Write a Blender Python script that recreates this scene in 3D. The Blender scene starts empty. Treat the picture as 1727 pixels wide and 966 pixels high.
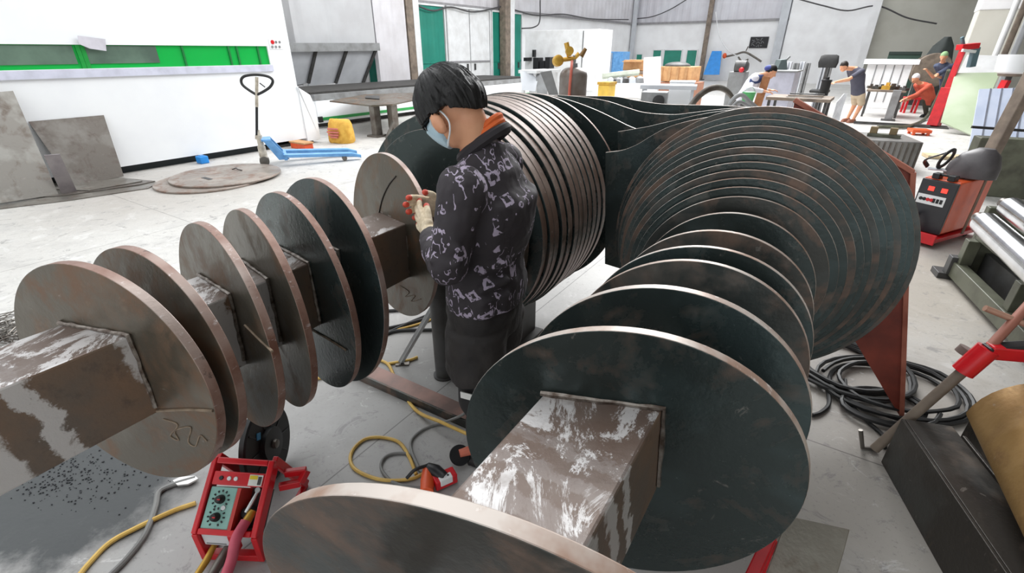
import bpy, bmesh, math, random
from mathutils import Vector, Matrix, noise as mnoise
random.seed(7)
V = Vector
SC = bpy.context.scene
COL = SC.collection
R_ = math.radians
# ------------------------------------------------------------------ camera model
W_, H_, F_ = 1727.0, 966.0, 800.0
CAMZ, PITCH = 1.7, R_(26.4)
CC, SS = math.cos(PITCH), math.sin(PITCH)
EYE = V((0, 0, CAMZ))
def ray(x, y):
    a = (x - 863.5) / F_; b = -(y - 483) / F_
    return V((a, CC + SS * b, -SS + CC * b))
def G(x, y, z=0.0):                       # photo pixel -> point on the level z
    r = ray(x, y); return EYE + r * ((z - CAMZ) / r.z)
def PL(x, y, P, N):                       # photo pixel -> point on a plane
    r = ray(x, y); return EYE + r * ((V(P) - EYE).dot(V(N)) / r.dot(V(N)))
def DY(x, y, d):                          # photo pixel -> point at forward distance d
    r = ray(x, y); return EYE + r * (d / r.y)
Z = V((0, 0, 1))
class Fr:                                 # a frame on the floor: a runs away along azimuth, b to the right
    def __init__(s, O, az, deg=True):
        az = R_(az) if deg else az
        s.O = V(O); s.A = V((math.sin(az), math.cos(az), 0)); s.B = V((math.cos(az), -math.sin(az), 0)); s.az = az
    def P(s, a, b, z): return s.O + s.A * a + s.B * b + Z * z
    def L(s, p): d = V(p) - s.O; return (d.dot(s.A), d.dot(s.B), d.z)

cam = bpy.data.cameras.new('camera'); cam.sensor_width = 36; cam.lens = F_ / W_ * 36
cam.clip_start = 0.02; cam.clip_end = 300
co = bpy.data.objects.new('camera', cam); COL.objects.link(co)
co.location = EYE; co.rotation_euler = (math.pi / 2 - PITCH, 0, 0)
SC.camera = co
SC.view_settings.view_transform = 'Standard'; SC.view_settings.look = 'None'
SC.view_settings.gamma = 1; SC.view_settings.use_curve_mapping = False

# ------------------------------------------------------------------ materials
def srgb(r, g, b):
    f = lambda c: (c / 255 / 12.92) if c / 255 <= .04045 else ((c / 255 + .055) / 1.055) ** 2.4
    return (f(r), f(g), f(b))
class NT:
    def __init__(s, name):
        s.m = bpy.data.materials.new(name); s.m.use_nodes = True
        s.t = s.m.node_tree; s.n = s.t.nodes; s.p = s.n['Principled BSDF']
        s.tc = s.n.new('ShaderNodeTexCoord'); s.obj = s.tc.outputs['Object']
    def link(s, a, b): s.t.links.new(a, b)
    def val(s, sock, v):
        if hasattr(v, 'is_output'): s.link(v, sock)
        else:
            if isinstance(v, tuple) and len(v) == 3 and sock.type == 'RGBA': v = (*v, 1)
            sock.default_value = v
    def math(s, op, a, b=0.0, c=None, clamp=False):
        n = s.n.new('ShaderNodeMath'); n.operation = op; n.use_clamp = clamp
        s.val(n.inputs[0], a); s.val(n.inputs[1], b)
        if c is not None: s.val(n.inputs[2], c)
        return n.outputs[0]
    def map(s, scale=(1, 1, 1), rot=(0, 0, 0), loc=(0, 0, 0), src=None):
        n = s.n.new('ShaderNodeMapping'); s.link(src or s.obj, n.inputs[0])
        n.inputs['Location'].default_value = loc; n.inputs['Rotation'].default_value = rot; n.inputs['Scale'].default_value = scale
        return n.outputs[0]
    def noise(s, scale, detail=4, rough=.55, vec=None, dist=0.0, col=False):
        n = s.n.new('ShaderNodeTexNoise'); n.inputs['Scale'].default_value = scale
        n.inputs['Detail'].default_value = detail; n.inputs['Roughness'].default_value = rough; n.inputs['Distortion'].default_value = dist
        s.link(vec or s.obj, n.inputs['Vector']); return n.outputs['Color' if col else 'Fac']
    def voro(s, scale, vec=None, metric='EUCLIDEAN', out='Distance', feature='F1'):
        n = s.n.new('ShaderNodeTexVoronoi'); n.feature = feature; n.distance = metric
        n.inputs['Scale'].default_value = scale; s.link(vec or s.obj, n.inputs['Vector']); return n.outputs[out]
    def ramp(s, f, stops):
        n = s.n.new('ShaderNodeValToRGB'); s.val(n.inputs[0], f); e = n.color_ramp.elements
        while len(e) < len(stops): e.new(.5)
        for el, (p, c) in zip(e, stops):
            el.position = p; el.color = (*c, 1) if isinstance(c, tuple) else (c, c, c, 1)
        return n.outputs[0]
    def step(s, f, lo, hi): return s.ramp(f, [(lo, 0.0), (hi, 1.0)])
    def mix(s, f, a, b):
        n = s.n.new('ShaderNodeMix'); n.data_type = 'RGBA'
        s.val(n.inputs[0], f); s.val(n.inputs[6], a); s.val(n.inputs[7], b); return n.outputs[2]
    def mixf(s, f, a, b):
        n = s.n.new('ShaderNodeMix'); s.val(n.inputs[0], f); s.val(n.inputs[2], a); s.val(n.inputs[3], b); return n.outputs[0]
    def sep(s, vec=None):
        n = s.n.new('ShaderNodeSeparateXYZ'); s.link(vec or s.obj, n.inputs[0]); return n.outputs
    def out(s, col, rough=.5, metal=0.0, bump=None, bd=.01, spec=None):
        s.val(s.p.inputs['Base Color'], col); s.val(s.p.inputs['Roughness'], rough); s.val(s.p.inputs['Metallic'], metal)
        if spec is not None: s.p.inputs['Specular IOR Level'].default_value = spec
        if bump is not None:
            b = s.n.new('ShaderNodeBump'); b.inputs['Distance'].default_value = bd; b.inputs['Strength'].default_value = .6
            s.link(bump, b.inputs['Height']); s.link(b.outputs[0], s.p.inputs['Normal'])
        return s.m
def M(name, c, rough=.5, metal=0.0, c2=None, scale=6, lo=.4, hi=.65, bump=0.0, spec=None):
    t = NT(name)
    c2 = c2 or tuple(x * .82 for x in c)
    n = t.noise(scale, 5)
    return t.out(t.mix(t.step(n, lo, hi), c, c2), rough, metal, t.noise(scale * 6, 3) if bump else None, bump or .01, spec)

# ------------------------------------------------------------------ mesh builder
class MB:
    def __init__(s): s.v = []; s.f = []; s.mi = []; s.cur = 0; s.sm = []; s.smooth = False
    def face(s, *i): s.f.append(tuple(i)); s.mi.append(s.cur); s.sm.append(s.smooth)
    def add(s, verts, faces):
        o = len(s.v); s.v += [V(p) for p in verts]
        for f in faces: s.face(*[o + k for k in f])
        return s
    def box(s, fr, a0, a1, b0, b1, z0, z1):
        P = [fr.P(a, b, z) for z in (z0, z1) for a, b in ((a0, b0), (a0, b1), (a1, b1), (a1, b0))]
        return s.add(P, [(0, 1, 2, 3), (7, 6, 5, 4), (0, 4, 5, 1), (1, 5, 6, 2), (2, 6, 7, 3), (3, 7, 4, 0)])
    def bar(s, p, q, w, h, up=Z):          # rectangular bar from p to q
        p, q = V(p), V(q); d = (q - p).normalized()
        sd = d.cross(V(up))
        if sd.length < 1e-4: sd = d.cross(V((1, 0, 0)))
        sd.normalize(); u = sd.cross(d); sd *= w / 2; u *= h / 2
        P = [c + x * sd + y * u for c in (p, q) for x, y in ((-1, -1), (1, -1), (1, 1), (-1, 1))]
        return s.add(P, [(3, 2, 1, 0), (4, 5, 6, 7), (0, 1, 5, 4), (1, 2, 6, 5), (2, 3, 7, 6), (3, 0, 4, 7)])
    def poly(s, pts, vec):                # prism: polygon pushed along vec
        pts = [V(p) for p in pts]; vec = V(vec); n = len(pts)
        nrm = V((0, 0, 0))
        for i in range(n): nrm += (pts[i] - pts[0]).cross(pts[(i + 1) % n] - pts[0])
        if nrm.dot(vec) > 0: pts = pts[::-1]
        return s.add(pts + [p + vec for p in pts], [tuple(range(n)), tuple(range(2 * n - 1, n - 1, -1))] +
                     [(i, i + n, (i + 1) % n + n, (i + 1) % n) for i in range(n)])
    def tube(s, pts, r, seg=8, closed=False, smooth=True, sq=1.0):
        pts = [V(p) for p in pts]; n = len(pts); rr = r if isinstance(r, (list, tuple)) else [r] * n
        o = len(s.v); prev = None; old = s.smooth; s.smooth = smooth
        for i, p in enumerate(pts):
            if closed: t = pts[(i + 1) % n] - pts[i - 1]
            else: t = pts[min(i + 1, n - 1)] - pts[max(i - 1, 0)]
            t.normalize()
            if prev is None:
                u = t.cross(Z)
                if u.length < .05: u = t.cross(V((1, 0, 0)))
            else: u = prev - t * prev.dot(t)
            u.normalize(); prev = u; w = t.cross(u)
            for k in range(seg):
                th = 2 * math.pi * (k + .5) / seg
                s.v.append(p + (u * math.cos(th) + w * math.sin(th) * sq) * rr[i])
        m = n if closed else n - 1
        for i in range(m):
            for k in range(seg):
                a, b = o + i * seg, o + ((i + 1) % n) * seg; k2 = (k + 1) % seg
                s.face(a + k, a + k2, b + k2, b + k)
        if not closed:
            s.face(*[o + k for k in range(seg - 1, -1, -1)]); s.face(*[o + (n - 1) * seg + k for k in range(seg)])
        s.smooth = old; return s
    def lathe(s, base, axis, prof, seg=32, smooth=True):     # prof: (height, radius)
        base, ax = V(base), V(axis).normalized()
        u = ax.cross(Z)
        if u.length < .05: u = V((1, 0, 0)) - ax * ax.x
        u.normalize(); w = ax.cross(u); o = len(s.v); old = s.smooth; s.smooth = smooth
        for h, r in prof:
            for k in range(seg):
                th = 2 * math.pi * k / seg
                s.v.append(base + ax * h + (u * math.cos(th) + w * math.sin(th)) * max(r, 1e-4))
        for i in range(len(prof) - 1):
            for k in range(seg):
                a, b = o + i * seg, o + (i + 1) * seg; k2 = (k + 1) % seg
                s.face(a + k, a + k2, b + k2, b + k)
        s.face(*[o + k for k in range(seg - 1, -1, -1)]); s.face(*[o + (len(prof) - 1) * seg + k for k in range(seg)])
        s.smooth = old; return s
    def ell(s, c, rad, ax=None, seg=20, ring=12):
        c = V(c); X, Y, W = ax or (V((1, 0, 0)), V((0, 1, 0)), Z); o = len(s.v); old = s.smooth; s.smooth = True
        s.v.append(c + W * rad[2])
        for i in range(1, ring):
            th = math.pi * i / ring
            for k in range(seg):
                ph = 2 * math.pi * k / seg
                s.v.append(c + X * rad[0] * math.sin(th) * math.cos(ph) + Y * rad[1] * math.sin(th) * math.sin(ph) + W * rad[2] * math.cos(th))
        s.v.append(c - W * rad[2]); e = len(s.v) - 1
        for k in range(seg):
            k2 = (k + 1) % seg
            s.face(o, o + 1 + k, o + 1 + k2)
            for i in range(ring - 2):
                a, b = o + 1 + i * seg, o + 1 + (i + 1) * seg
                s.face(a + k, b + k, b + k2, a + k2)
            a = o + 1 + (ring - 2) * seg; s.face(a + k, e, a + k2)
        s.smooth = old; return s
    def cap(s, p, r0, q, r1, seg=14):     # tapered limb with round ends
        p, q = V(p), V(q); d = q - p; L = d.length or 1e-6; prof = []
        for i in range(5):
            th = math.pi / 2 * (1 - i / 4); prof.append((-r0 * math.sin(th), r0 * math.cos(th)))
        for i in range(5):
            th = math.pi / 2 * i / 4; prof.append((L + r1 * math.sin(th), r1 * math.cos(th)))
        return s.lathe(p, d if d.length > 1e-5 else Z, prof, seg)
    def loft(s, rings):                   # rings: (center, X half-axis vector, Y half-axis vector[, squareness])
        o = len(s.v); seg = 28; old = s.smooth; s.smooth = True
        for rg in rings:
            c, X, Y = V(rg[0]), V(rg[1]), V(rg[2]); e = rg[3] if len(rg) > 3 else 1.0
            for k in range(seg):
                th = 2 * math.pi * k / seg; cx, sy = math.cos(th), math.sin(th)
                s.v.append(c + X * math.copysign(abs(cx) ** e, cx) + Y * math.copysign(abs(sy) ** e, sy))
        for i in range(len(rings) - 1):
            for k in range(seg):
                a, b = o + i * seg, o + (i + 1) * seg; k2 = (k + 1) % seg
                s.face(a + k, a + k2, b + k2, b + k)
        s.face(*[o + k for k in range(seg - 1, -1, -1)]); s.face(*[o + (len(rings) - 1) * seg + k for k in range(seg)])
        s.smooth = old; return s
    def build(s, name, mats, parent=None, bevel=0.0, label=None, cat=None, group=None, kind=None, voxel=0, smooth_it=4, loc=None):
        me = bpy.data.meshes.new(name)
        if parent is not None: base = wloc(parent)
        elif loc is not None: base = V(loc)
        else:
            xs = [p.x for p in s.v]; ys = [p.y for p in s.v]
            base = V(((min(xs) + max(xs)) / 2, (min(ys) + max(ys)) / 2, min(p.z for p in s.v)))
        me.from_pydata([tuple(p - base) for p in s.v], [], s.f)
        mats = mats if isinstance(mats, (list, tuple)) else [mats]
        for m in mats: me.materials.append(m)
        me.polygons.foreach_set('material_index', s.mi)
        bm = bmesh.new(); bm.from_mesh(me); bmesh.ops.recalc_face_normals(bm, faces=bm.faces[:]); bm.to_mesh(me); bm.free()
        me.polygons.foreach_set('use_smooth', [bool(x) for x in s.sm])
        if any(s.sm): me.set_sharp_from_angle(angle=R_(40))
        o = bpy.data.objects.new(name, me); COL.objects.link(o)
        if parent is not None: o.parent = parent
        else: o.location = base
        if bevel:
            b = o.modifiers.new('bevel', 'BEVEL'); b.width = bevel; b.segments = 2; b.limit_method = 'ANGLE'; b.angle_limit = R_(50)
        if voxel:
            r = o.modifiers.new('remesh', 'REMESH'); r.mode = 'VOXEL'; r.voxel_size = voxel; r.use_smooth_shade = True
            if smooth_it:
                q = o.modifiers.new('smooth', 'SMOOTH'); q.iterations = smooth_it; q.factor = .5
        if label: o['label'] = label
        if cat: o['category'] = cat
        if group: o['group'] = group
        if kind: o['kind'] = kind
        return o
def wloc(o):
    p = V((0, 0, 0))
    while o is not None: p += o.location; o = o.parent
    return p
def thing(name, label, cat, loc, group=None):
    o = bpy.data.objects.new(name, None); COL.objects.link(o); o.empty_display_size = .1
    o.location = loc; o['label'] = label; o['category'] = cat
    if group: o['group'] = group
    return o
def dup(root, loc, rz=0.0, label=None, group=None):
    r = root.copy(); COL.objects.link(r); r.location = loc; r.rotation_euler = (0, 0, rz)
    if label: r['label'] = label
    if group: r['group'] = group
    for ch in list(root.children):
        c = ch.copy(); COL.objects.link(c); c.parent = r
        for g in list(ch.children):
            d = g.copy(); COL.objects.link(d); d.parent = c
    return r
def spline(pts, n=8):                     # Catmull-Rom through points
    pts = [V(p) for p in pts]; P = [pts[0] * 2 - pts[1]] + pts + [pts[-1] * 2 - pts[-2]]; out = []
    for i in range(1, len(P) - 2):
        p0, p1, p2, p3 = P[i - 1:i + 3]
        for k in range(n):
            t = k / n
            out.append(.5 * ((2 * p1) + (p2 - p0) * t + (2 * p0 - 5 * p1 + 4 * p2 - p3) * t * t + (3 * p1 - p0 - 3 * p2 + p3) * t ** 3))
    out.append(pts[-1]); return out
# ------------------------------------------------------------------ shared materials
def mat_plate(name, dark, rust, amt=.5, rough=.33, sheen=.0):
    t = NT(name)
    n1 = t.noise(3.6, 7, .62, dist=1.1); n2 = t.noise(11, 6, .65); n3 = t.noise(1.6, 3)
    f = t.math('ADD', t.math('MULTIPLY', n1, .65), t.math('MULTIPLY', n2, .35))
    m = t.step(f, .62 - .25 * amt, .74 - .25 * amt)
    c = t.mix(m, dark, rust)
    c = t.mix(t.math('MULTIPLY', t.step(n2, .6, .75), .35), c, tuple(min(1, x * 2.2 + .04) for x in dark))
    scr = t.noise(9, 8, .7, dist=2.5)
    c = t.mix(t.math('MULTIPLY', t.step(scr, .64, .69), .40), c, (.36, .33, .30))
    bl = t.noise(2.3, 4, .6, vec=t.map((1, 1, 1), loc=(3, 1, 2)))
    c = t.mix(t.math('MULTIPLY', t.step(bl, .50, .60), .5), c, tuple(x * 1.5 + y for x, y in zip(dark, (.015, .03, .035))))
    r = t.mixf(m, rough, rough + .22)
    return t.out(c, r, t.mixf(m, .55, .3), t.noise(60, 3), .0015)
def mat_rim(name):
    t = NT(name)
    n1 = t.noise(7, 5, .6); n2 = t.noise(26, 6, .7, vec=t.map((1, 1, 2.5))); n3 = t.noise(2.6, 3)
    c = t.mix(t.step(n1, .40, .62), srgb(150, 122, 110), srgb(120, 84, 70))
    c = t.mix(t.step(n3, .50, .62), c, srgb(176, 160, 152))
    c = t.mix(t.math('MULTIPLY', t.step(n2, .60, .68), .55), c, srgb(228, 222, 222))
    c = t.mix(t.math('MULTIPLY', t.step(t.noise(18, 5, .7), .62, .68), .7), c, srgb(58, 46, 42))
    return t.out(c, .42, .35, n2, .002)
MAT_MILL = mat_plate('mill scale steel', srgb(58, 67, 66), srgb(100, 84, 74), .36, .27)
MAT_BROWN = mat_plate('brown weathered steel', srgb(94, 87, 76), srgb(112, 86, 66), .60, .34)
MAT_RUSTY = mat_plate('rusty plate steel', srgb(66, 67, 64), srgb(110, 90, 78), .62, .36)
MAT_RIM = mat_rim('cut plate edge')
def mat_rim_light():
    t = NT('bright thin plate edge'); n1 = t.noise(6, 5, .6); n2 = t.noise(24, 5, .7)
    c = t.mix(t.step(n1, .42, .6), srgb(196, 186, 178), srgb(160, 132, 116))
    c = t.mix(t.math('MULTIPLY', t.step(n2, .6, .68), .6), c, srgb(236, 234, 232))
    return t.out(c, .42, .2)
MAT_RIMB = mat_rim_light()
def mat_rim_stack():
    t = NT('brown stacked plate edge'); x, y, z = t.sep(); n1 = t.noise(5, 6, .65); n2 = t.noise(28, 6, .7); n3 = t.noise(3, 3)
    c = t.mix(t.step(n1, .38, .6), srgb(142, 124, 114), srgb(112, 90, 78))
    c = t.mix(t.math('MULTIPLY', t.step(n2, .6, .68), .5), c, srgb(196, 186, 178))
    # band of soot and scale round the lower half, with ragged edges
    zz = t.math('ADD', z, t.math('MULTIPLY', t.math('SUBTRACT', n2, .5), .16))
    m = t.math('MULTIPLY', t.ramp(zz, [(.50, 0.0), (.54, 1.0), (.66, 1.0), (.70, 0.0)]), t.step(n2, .40, .52))
    c = t.mix(t.math('MULTIPLY', m, .75), c, srgb(66, 62, 52))
    c = t.mix(t.math('MULTIPLY', t.math('LESS_THAN', zz, .56), .5), c, srgb(120, 78, 62))
    return t.out(c, .48, .2, n2, .003)
MAT_RIMS = mat_rim_stack()
MAT_STEEL = M('worn grey steel', srgb(122, 118, 112), .38, .7, srgb(92, 84, 78), 5)
MAT_CHROME = M('polished roller steel', srgb(205, 206, 208), .16, 1.0, srgb(185, 186, 188), 9)
MAT_BLACK = M('black rubber', srgb(26, 26, 27), .55, 0, srgb(36, 36, 36), 12)
MAT_BLACKM = M('black painted metal', srgb(34, 34, 36), .4, .2)
MAT_WHITE = M('white machine paint', srgb(238, 240, 242), .4, 0, srgb(234, 236, 239), 2)
MAT_OFFWHITE = M('off white paint', srgb(226, 227, 228), .45, 0, srgb(212, 212, 212), 3)
MAT_LGREY = M('light grey paint', srgb(196, 199, 204), .45, 0, srgb(182, 185, 190), 2)
MAT_GREY = M('mid grey paint', srgb(140, 142, 143), .5, .1, srgb(118, 118, 118), 4)
MAT_DGREY = M('dark grey paint', srgb(78, 78, 78), .5, .2, srgb(60, 58, 56), 6)
MAT_GREEN = M('green painted metal', srgb(44, 138, 118), .5, 0, srgb(38, 124, 106), 2)
MAT_RED = M('red enamel', srgb(206, 26, 36), .32, 0, srgb(184, 20, 30), 8)
MAT_ORANGE = M('orange enamel', srgb(226, 92, 44), .35, 0, srgb(208, 80, 40), 6)
MAT_BLUE = M('sky blue paint', srgb(108, 164, 216), .4, 0, srgb(88, 142, 196), 7)
MAT_BLUEP = M('bright blue board', srgb(34, 138, 218), .45, 0, srgb(30, 124, 200), 4)
MAT_YELLOW = M('brass yellow', srgb(206, 164, 70), .35, .4, srgb(176, 132, 48), 8)
MAT_CARD = M('brown cardboard', srgb(190, 148, 104), .8, 0, srgb(170, 126, 86), 6)
MAT_RUSTPAINT = M('red lead primer', srgb(172, 104, 84), .55, 0, srgb(136, 70, 52), 4, .38, .62)
MAT_PRIMER = M('dark red primer', srgb(140, 62, 46), .5, 0, srgb(104, 44, 34), 4, .35, .6)
MAT_COLBROWN = M('dirty brown column paint', srgb(136, 122, 108), .6, 0, srgb(106, 94, 84), 5)
MAT_OLIVE = M('olive machine paint', srgb(96, 98, 82), .45, .1, srgb(70, 70, 58), 5)
MAT_SKIN = M('skin', srgb(222, 164, 128), .5, 0, srgb(210, 148, 114), 9)
MAT_HAIR = None
MAT_GLOVE = M('cream knit glove', srgb(226, 210, 184), .9, 0, srgb(206, 188, 158), 60, .4, .6, .003)
MAT_FTIP = M('red rubber fingertip', srgb(206, 74, 52), .6)
MAT_GLASS = NT('dark lens'); MAT_GLASS = MAT_GLASS.out((.01, .01, .012), .08)
def hair_mat(name, c):
    t = NT(name); n = t.noise(70, 4, .6, vec=t.map((1, 1, .16)))
    return t.out(t.mix(t.step(n, .42, .7), c, tuple(x * 1.6 + .004 for x in c)), .5, 0, n, .006, .3)
MAT_HAIR = hair_mat('black hair', (.007, .0065, .0065))

# floor: light concrete with joints, stains and grime, plus shade painted on near and right parts
def floor_mat():
    t = NT('concrete floor')
    x, y, z = t.sep()
    az = R_(33.2); ca, sa = math.cos(az), math.sin(az)
    b = t.math('SUBTRACT', t.math('MULTIPLY', x, ca), t.math('MULTIPLY', y, sa))
    a = t.math('ADD', t.math('MULTIPLY', x, sa), t.math('MULTIPLY', y, ca))
    n1 = t.noise(.9, 6, .6); n2 = t.noise(4.5, 8, .65); n3 = t.noise(22, 5, .6); n4 = t.noise(2.2, 8, .7, dist=1.2)
    c = t.mix(t.step(n1, .35, .65), srgb(200, 198, 194), srgb(188, 185, 181))
    c = t.mix(t.math('MULTIPLY', t.step(n2, .5, .72), .5), c, srgb(150, 148, 147))
    c = t.mix(t.math('MULTIPLY', t.step(n4, .56, .62), .45), c, srgb(222, 221, 219))
    c = t.mix(t.math('MULTIPLY', t.step(n3, .64, .72), .45), c, srgb(110, 108, 108))
    # soft round patches that darken the floor colour
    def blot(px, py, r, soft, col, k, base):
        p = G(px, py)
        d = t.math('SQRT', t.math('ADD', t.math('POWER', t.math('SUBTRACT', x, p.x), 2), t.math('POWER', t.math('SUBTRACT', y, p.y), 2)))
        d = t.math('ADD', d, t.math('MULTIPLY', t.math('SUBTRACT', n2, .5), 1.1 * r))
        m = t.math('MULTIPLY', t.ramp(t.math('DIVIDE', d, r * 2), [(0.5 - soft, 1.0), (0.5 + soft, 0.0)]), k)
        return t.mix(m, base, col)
    c = blot(700, 760, 2.1, .22, srgb(158, 157, 156), .85, c)  # dimmer near floor painted into the colour, along with grime
    c = blot(1480, 760, 1.2, .25, srgb(166, 160, 152), .8, c)  # shade of the right hand floor painted in
    c = blot(1560, 480, 1.0, .25, srgb(160, 150, 136), .7, c)  # tan shadow between roller machine and gusset, painted in
    
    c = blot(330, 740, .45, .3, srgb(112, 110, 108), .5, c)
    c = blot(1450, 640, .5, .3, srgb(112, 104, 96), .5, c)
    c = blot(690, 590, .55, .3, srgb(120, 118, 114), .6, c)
    c = blot(300, 320, 1.3, .3, srgb(150, 142, 134), .6, c)
    gr = t.noise(48, 6, .75)
    c = t.mix(t.math('MULTIPLY', t.step(gr, .58, .66), .45), c, srgb(104, 102, 102))
    c = t.mix(t.math('MULTIPLY', t.step(t.noise(7, 8, .75, dist=.8), .57, .64), .6), c, srgb(120, 118, 118))
    c = t.mix(t.math('MULTIPLY', t.step(t.noise(5, 8, .75, dist=1.5, vec=t.map((1, 1, 1), loc=(5, 2, 0))), .60, .66), .5), c, srgb(212, 211, 210))
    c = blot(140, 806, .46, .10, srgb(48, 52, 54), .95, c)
    def joint(coord, off, sp):
        f = t.math('ABSOLUTE', t.math('SUBTRACT', t.math('FRACT', t.math('ADD', t.math('DIVIDE', t.math('SUBTRACT', coord, off), sp), .5)), .5))
        return t.math('LESS_THAN', f, .0035 / sp)
    p = G(615, 760); b0 = p.x * ca - p.y * sa; a0 = G(250, 350).x * sa + G(250, 350).y * ca
    j = t.math('MAXIMUM', joint(b, b0, 4.2), joint(a, a0, 5.0))
    c = t.mix(t.math('MULTIPLY', j, .7), c, srgb(86, 84, 82))
    return t.out(c, t.mixf(n1, .38, .58), 0, t.math('ADD', n3, n2), .002)
MAT_FLOOR = floor_mat()
def corrugated(name, c, axis, step, c2=None):
    t = NT(name); x, y, z = t.sep()
    s = t.math('ADD', t.math('MULTIPLY', x, axis.x), t.math('MULTIPLY', y, axis.y))
    w = t.math('PINGPONG', t.math('DIVIDE', s, step), 1.0)
    n = t.noise(1.3, 5)
    col = t.mix(t.step(n, .4, .62), c, c2 or tuple(q * .9 for q in c))
    return t.out(col, .45, .1, t.step(w, .3, .7), .03)
# ------------------------------------------------------------------ the two screws
def shaft_mat(name, fr, bands, topk):
    t = NT(name); x, y, z = t.sep()
    u = t.math('ADD', t.math('MULTIPLY', x, fr.A.x), t.math('MULTIPLY', y, fr.A.y))
    n1 = t.noise(4, 6, .6); n2 = t.noise(15, 6, .7); n3 = t.noise(8, 9, .8, vec=t.map((1, .45, .6), (0, 0, .75)), dist=.9)
    c = t.mix(t.step(n1, .4, .62), srgb(112, 100, 90), srgb(132, 106, 86))
    c = t.mix(t.math('MULTIPLY', t.step(n2, .55, .7), .5), c, srgb(66, 60, 56))
    ud = t.math('ADD', u, t.math('ADD', t.math('MULTIPLY', z, .16), t.math('MULTIPLY', t.math('SUBTRACT', n2, .5), .10)))
    m = None
    for u0, w in bands:
        q = t.math('SUBTRACT', 1.0, t.math('DIVIDE', t.math('ABSOLUTE', t.math('SUBTRACT', ud, u0)), w), clamp=True)
        m = q if m is None else t.math('MAXIMUM', m, q)
    m = t.math('MULTIPLY', t.step(m, .15, .4), t.step(n3, .36, .46))
    c = t.mix(t.math('MULTIPLY', m, .9), c, srgb(214, 210, 208))
    # upward faces take their own brown base with pale streaks
    geo = t.n.new('ShaderNodeNewGeometry'); nz = t.sep(geo.outputs['Normal'])[2]
    top = t.math('GREATER_THAN', nz, .6)
    g = t.mix(t.step(n1, .38, .6), srgb(126, 113, 106), srgb(104, 88, 80))
    g = t.mix(t.math('MULTIPLY', t.math('MULTIPLY', t.step(n3, .585 - topk, .62 - topk), t.step(n1, .40, .52)), .9), g, srgb(226, 224, 224))
    c = t.mix(t.math('MULTIPLY', top, .85), c, g)
    return t.out(c, t.mixf(top, .5, .42), t.mixf(top, .2, .3), n2, .003)

NSEG = 96
def disc_mesh(mb, fr, s, r, k1, k2, th=.024, bc=0.0, zc=0.0, seg=NSEG):
    f = []; bk = []
    for i in range(seg):
        ph = 2 * math.pi * i / seg; cx, cz = math.cos(ph), math.sin(ph)
        wob = 1 + .004 * math.sin(3 * ph + s * 9)
        f.append(fr.P(s + r * (k1 * cx + k2 * cz), bc + cx * r * wob, zc + cz * r * wob)); bk.append(f[-1] + fr.A * th)
    o = len(mb.v); mb.v += f + bk
    mb.cur = 0; mb.smooth = False; mb.face(*[o + i for i in range(seg)]); mb.face(*[o + seg + i for i in range(seg - 1, -1, -1)])
    mb.cur = 1; mb.smooth = True
    for i in range(seg):
        j = (i + 1) % seg; mb.face(o + i, o + j, o + seg + j, o + seg + i)
    mb.cur = 0; mb.smooth = False
    return f
ZC = .87
FL = Fr((-1.129, 1.074, ZC), math.degrees(.543)); FR_ = Fr((.245, .777, ZC), math.degrees(.58))

def shaft(fr, root, s0, s1, bc, zc, side, tilt, mat):
    h = side / 2; ct, st = math.cos(tilt), math.sin(tilt); mb = MB()
    pr = []
    for s in (s0, s1):
        for x, z in ((-h, -h), (h, -h), (h, h), (-h, h)):
            pr.append(fr.P(s, bc + x * ct - z * st, zc + x * st + z * ct))
    mb.add(pr, [(0, 1, 2, 3), (7, 6, 5, 4), (0, 4, 5, 1), (1, 5, 6, 2), (2, 6, 7, 3), (3, 7, 4, 0)])
    return mb.build('shaft', mat, root, bevel=.006)
def bead(fr, root, s, k1, k2, bc, zc, side, tilt, mat):      # fillet weld round the shaft on a plate's face
    h = side / 2 + .004; ct, st = math.cos(tilt), math.sin(tilt); pts = []
    cs = [(-h, h), (h, h), (h, -h)]
    for (x0, z0), (x1, z1) in zip(cs[:-1], cs[1:]):
        for i in range(10):
            x = x0 + (x1 - x0) * i / 10; z = z0 + (z1 - z0) * i / 10
            b, zz = bc + x * ct - z * st, zc + x * st + z * ct
            pts.append(fr.P(s + k1 * b + k2 * zz - .004 + random.uniform(-.002, .002), b, zz))
    mb = MB(); mb.tube(pts, [.006 + random.uniform(-.0015, .002) for _ in pts], 6)
    return mb.build('weld_bead', mat, root)
MAT_BEAD = M('grey weld metal', srgb(150, 142, 134), .4, .6, srgb(84, 70, 60), 40)

# left screw
rl = thing('auger_screw', 'left steel auger screw, open widely spaced flight plates towards the camera, worked on by the masked man', 'auger', (FL.O.x, FL.O.y, .2))
msL = shaft_mat('left shaft steel', FL, [(-.74, .04), (-.58, .045), (-.44, .045), (-.30, .045), (-.17, .05), (-.05, .03), (.18, .05), (.4, .04), (.55, .05), (.9, .05)], .08)
shaft(FL, rl, -.85, 2.9, .01, .04, .245, R_(2), msL)
LS = [(.008, .348, .248, .053), (.130, .343, .081, .072), (.327, .352, -.159, .072), (.468, .360, -.24, .053),
      (.625, .386, -.226, .014), (.735, .405, -.20, .12), (1.130, .369, -.334, .067, -.018, .065)]
for i, (s, r, k1, k2, *cc) in enumerate(LS):
    mb = MB(); disc_mesh(mb, FL, s, r, k1, k2, .026, *cc)
    mb.build('flight_plate', [MAT_BROWN if i not in (4, 5) else MAT_MILL, MAT_RIM], rl, bevel=.002)
    bead(FL, rl, s, k1, k2, .01, .04, .245, R_(2), MAT_BEAD)
NSTK = 13
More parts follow.
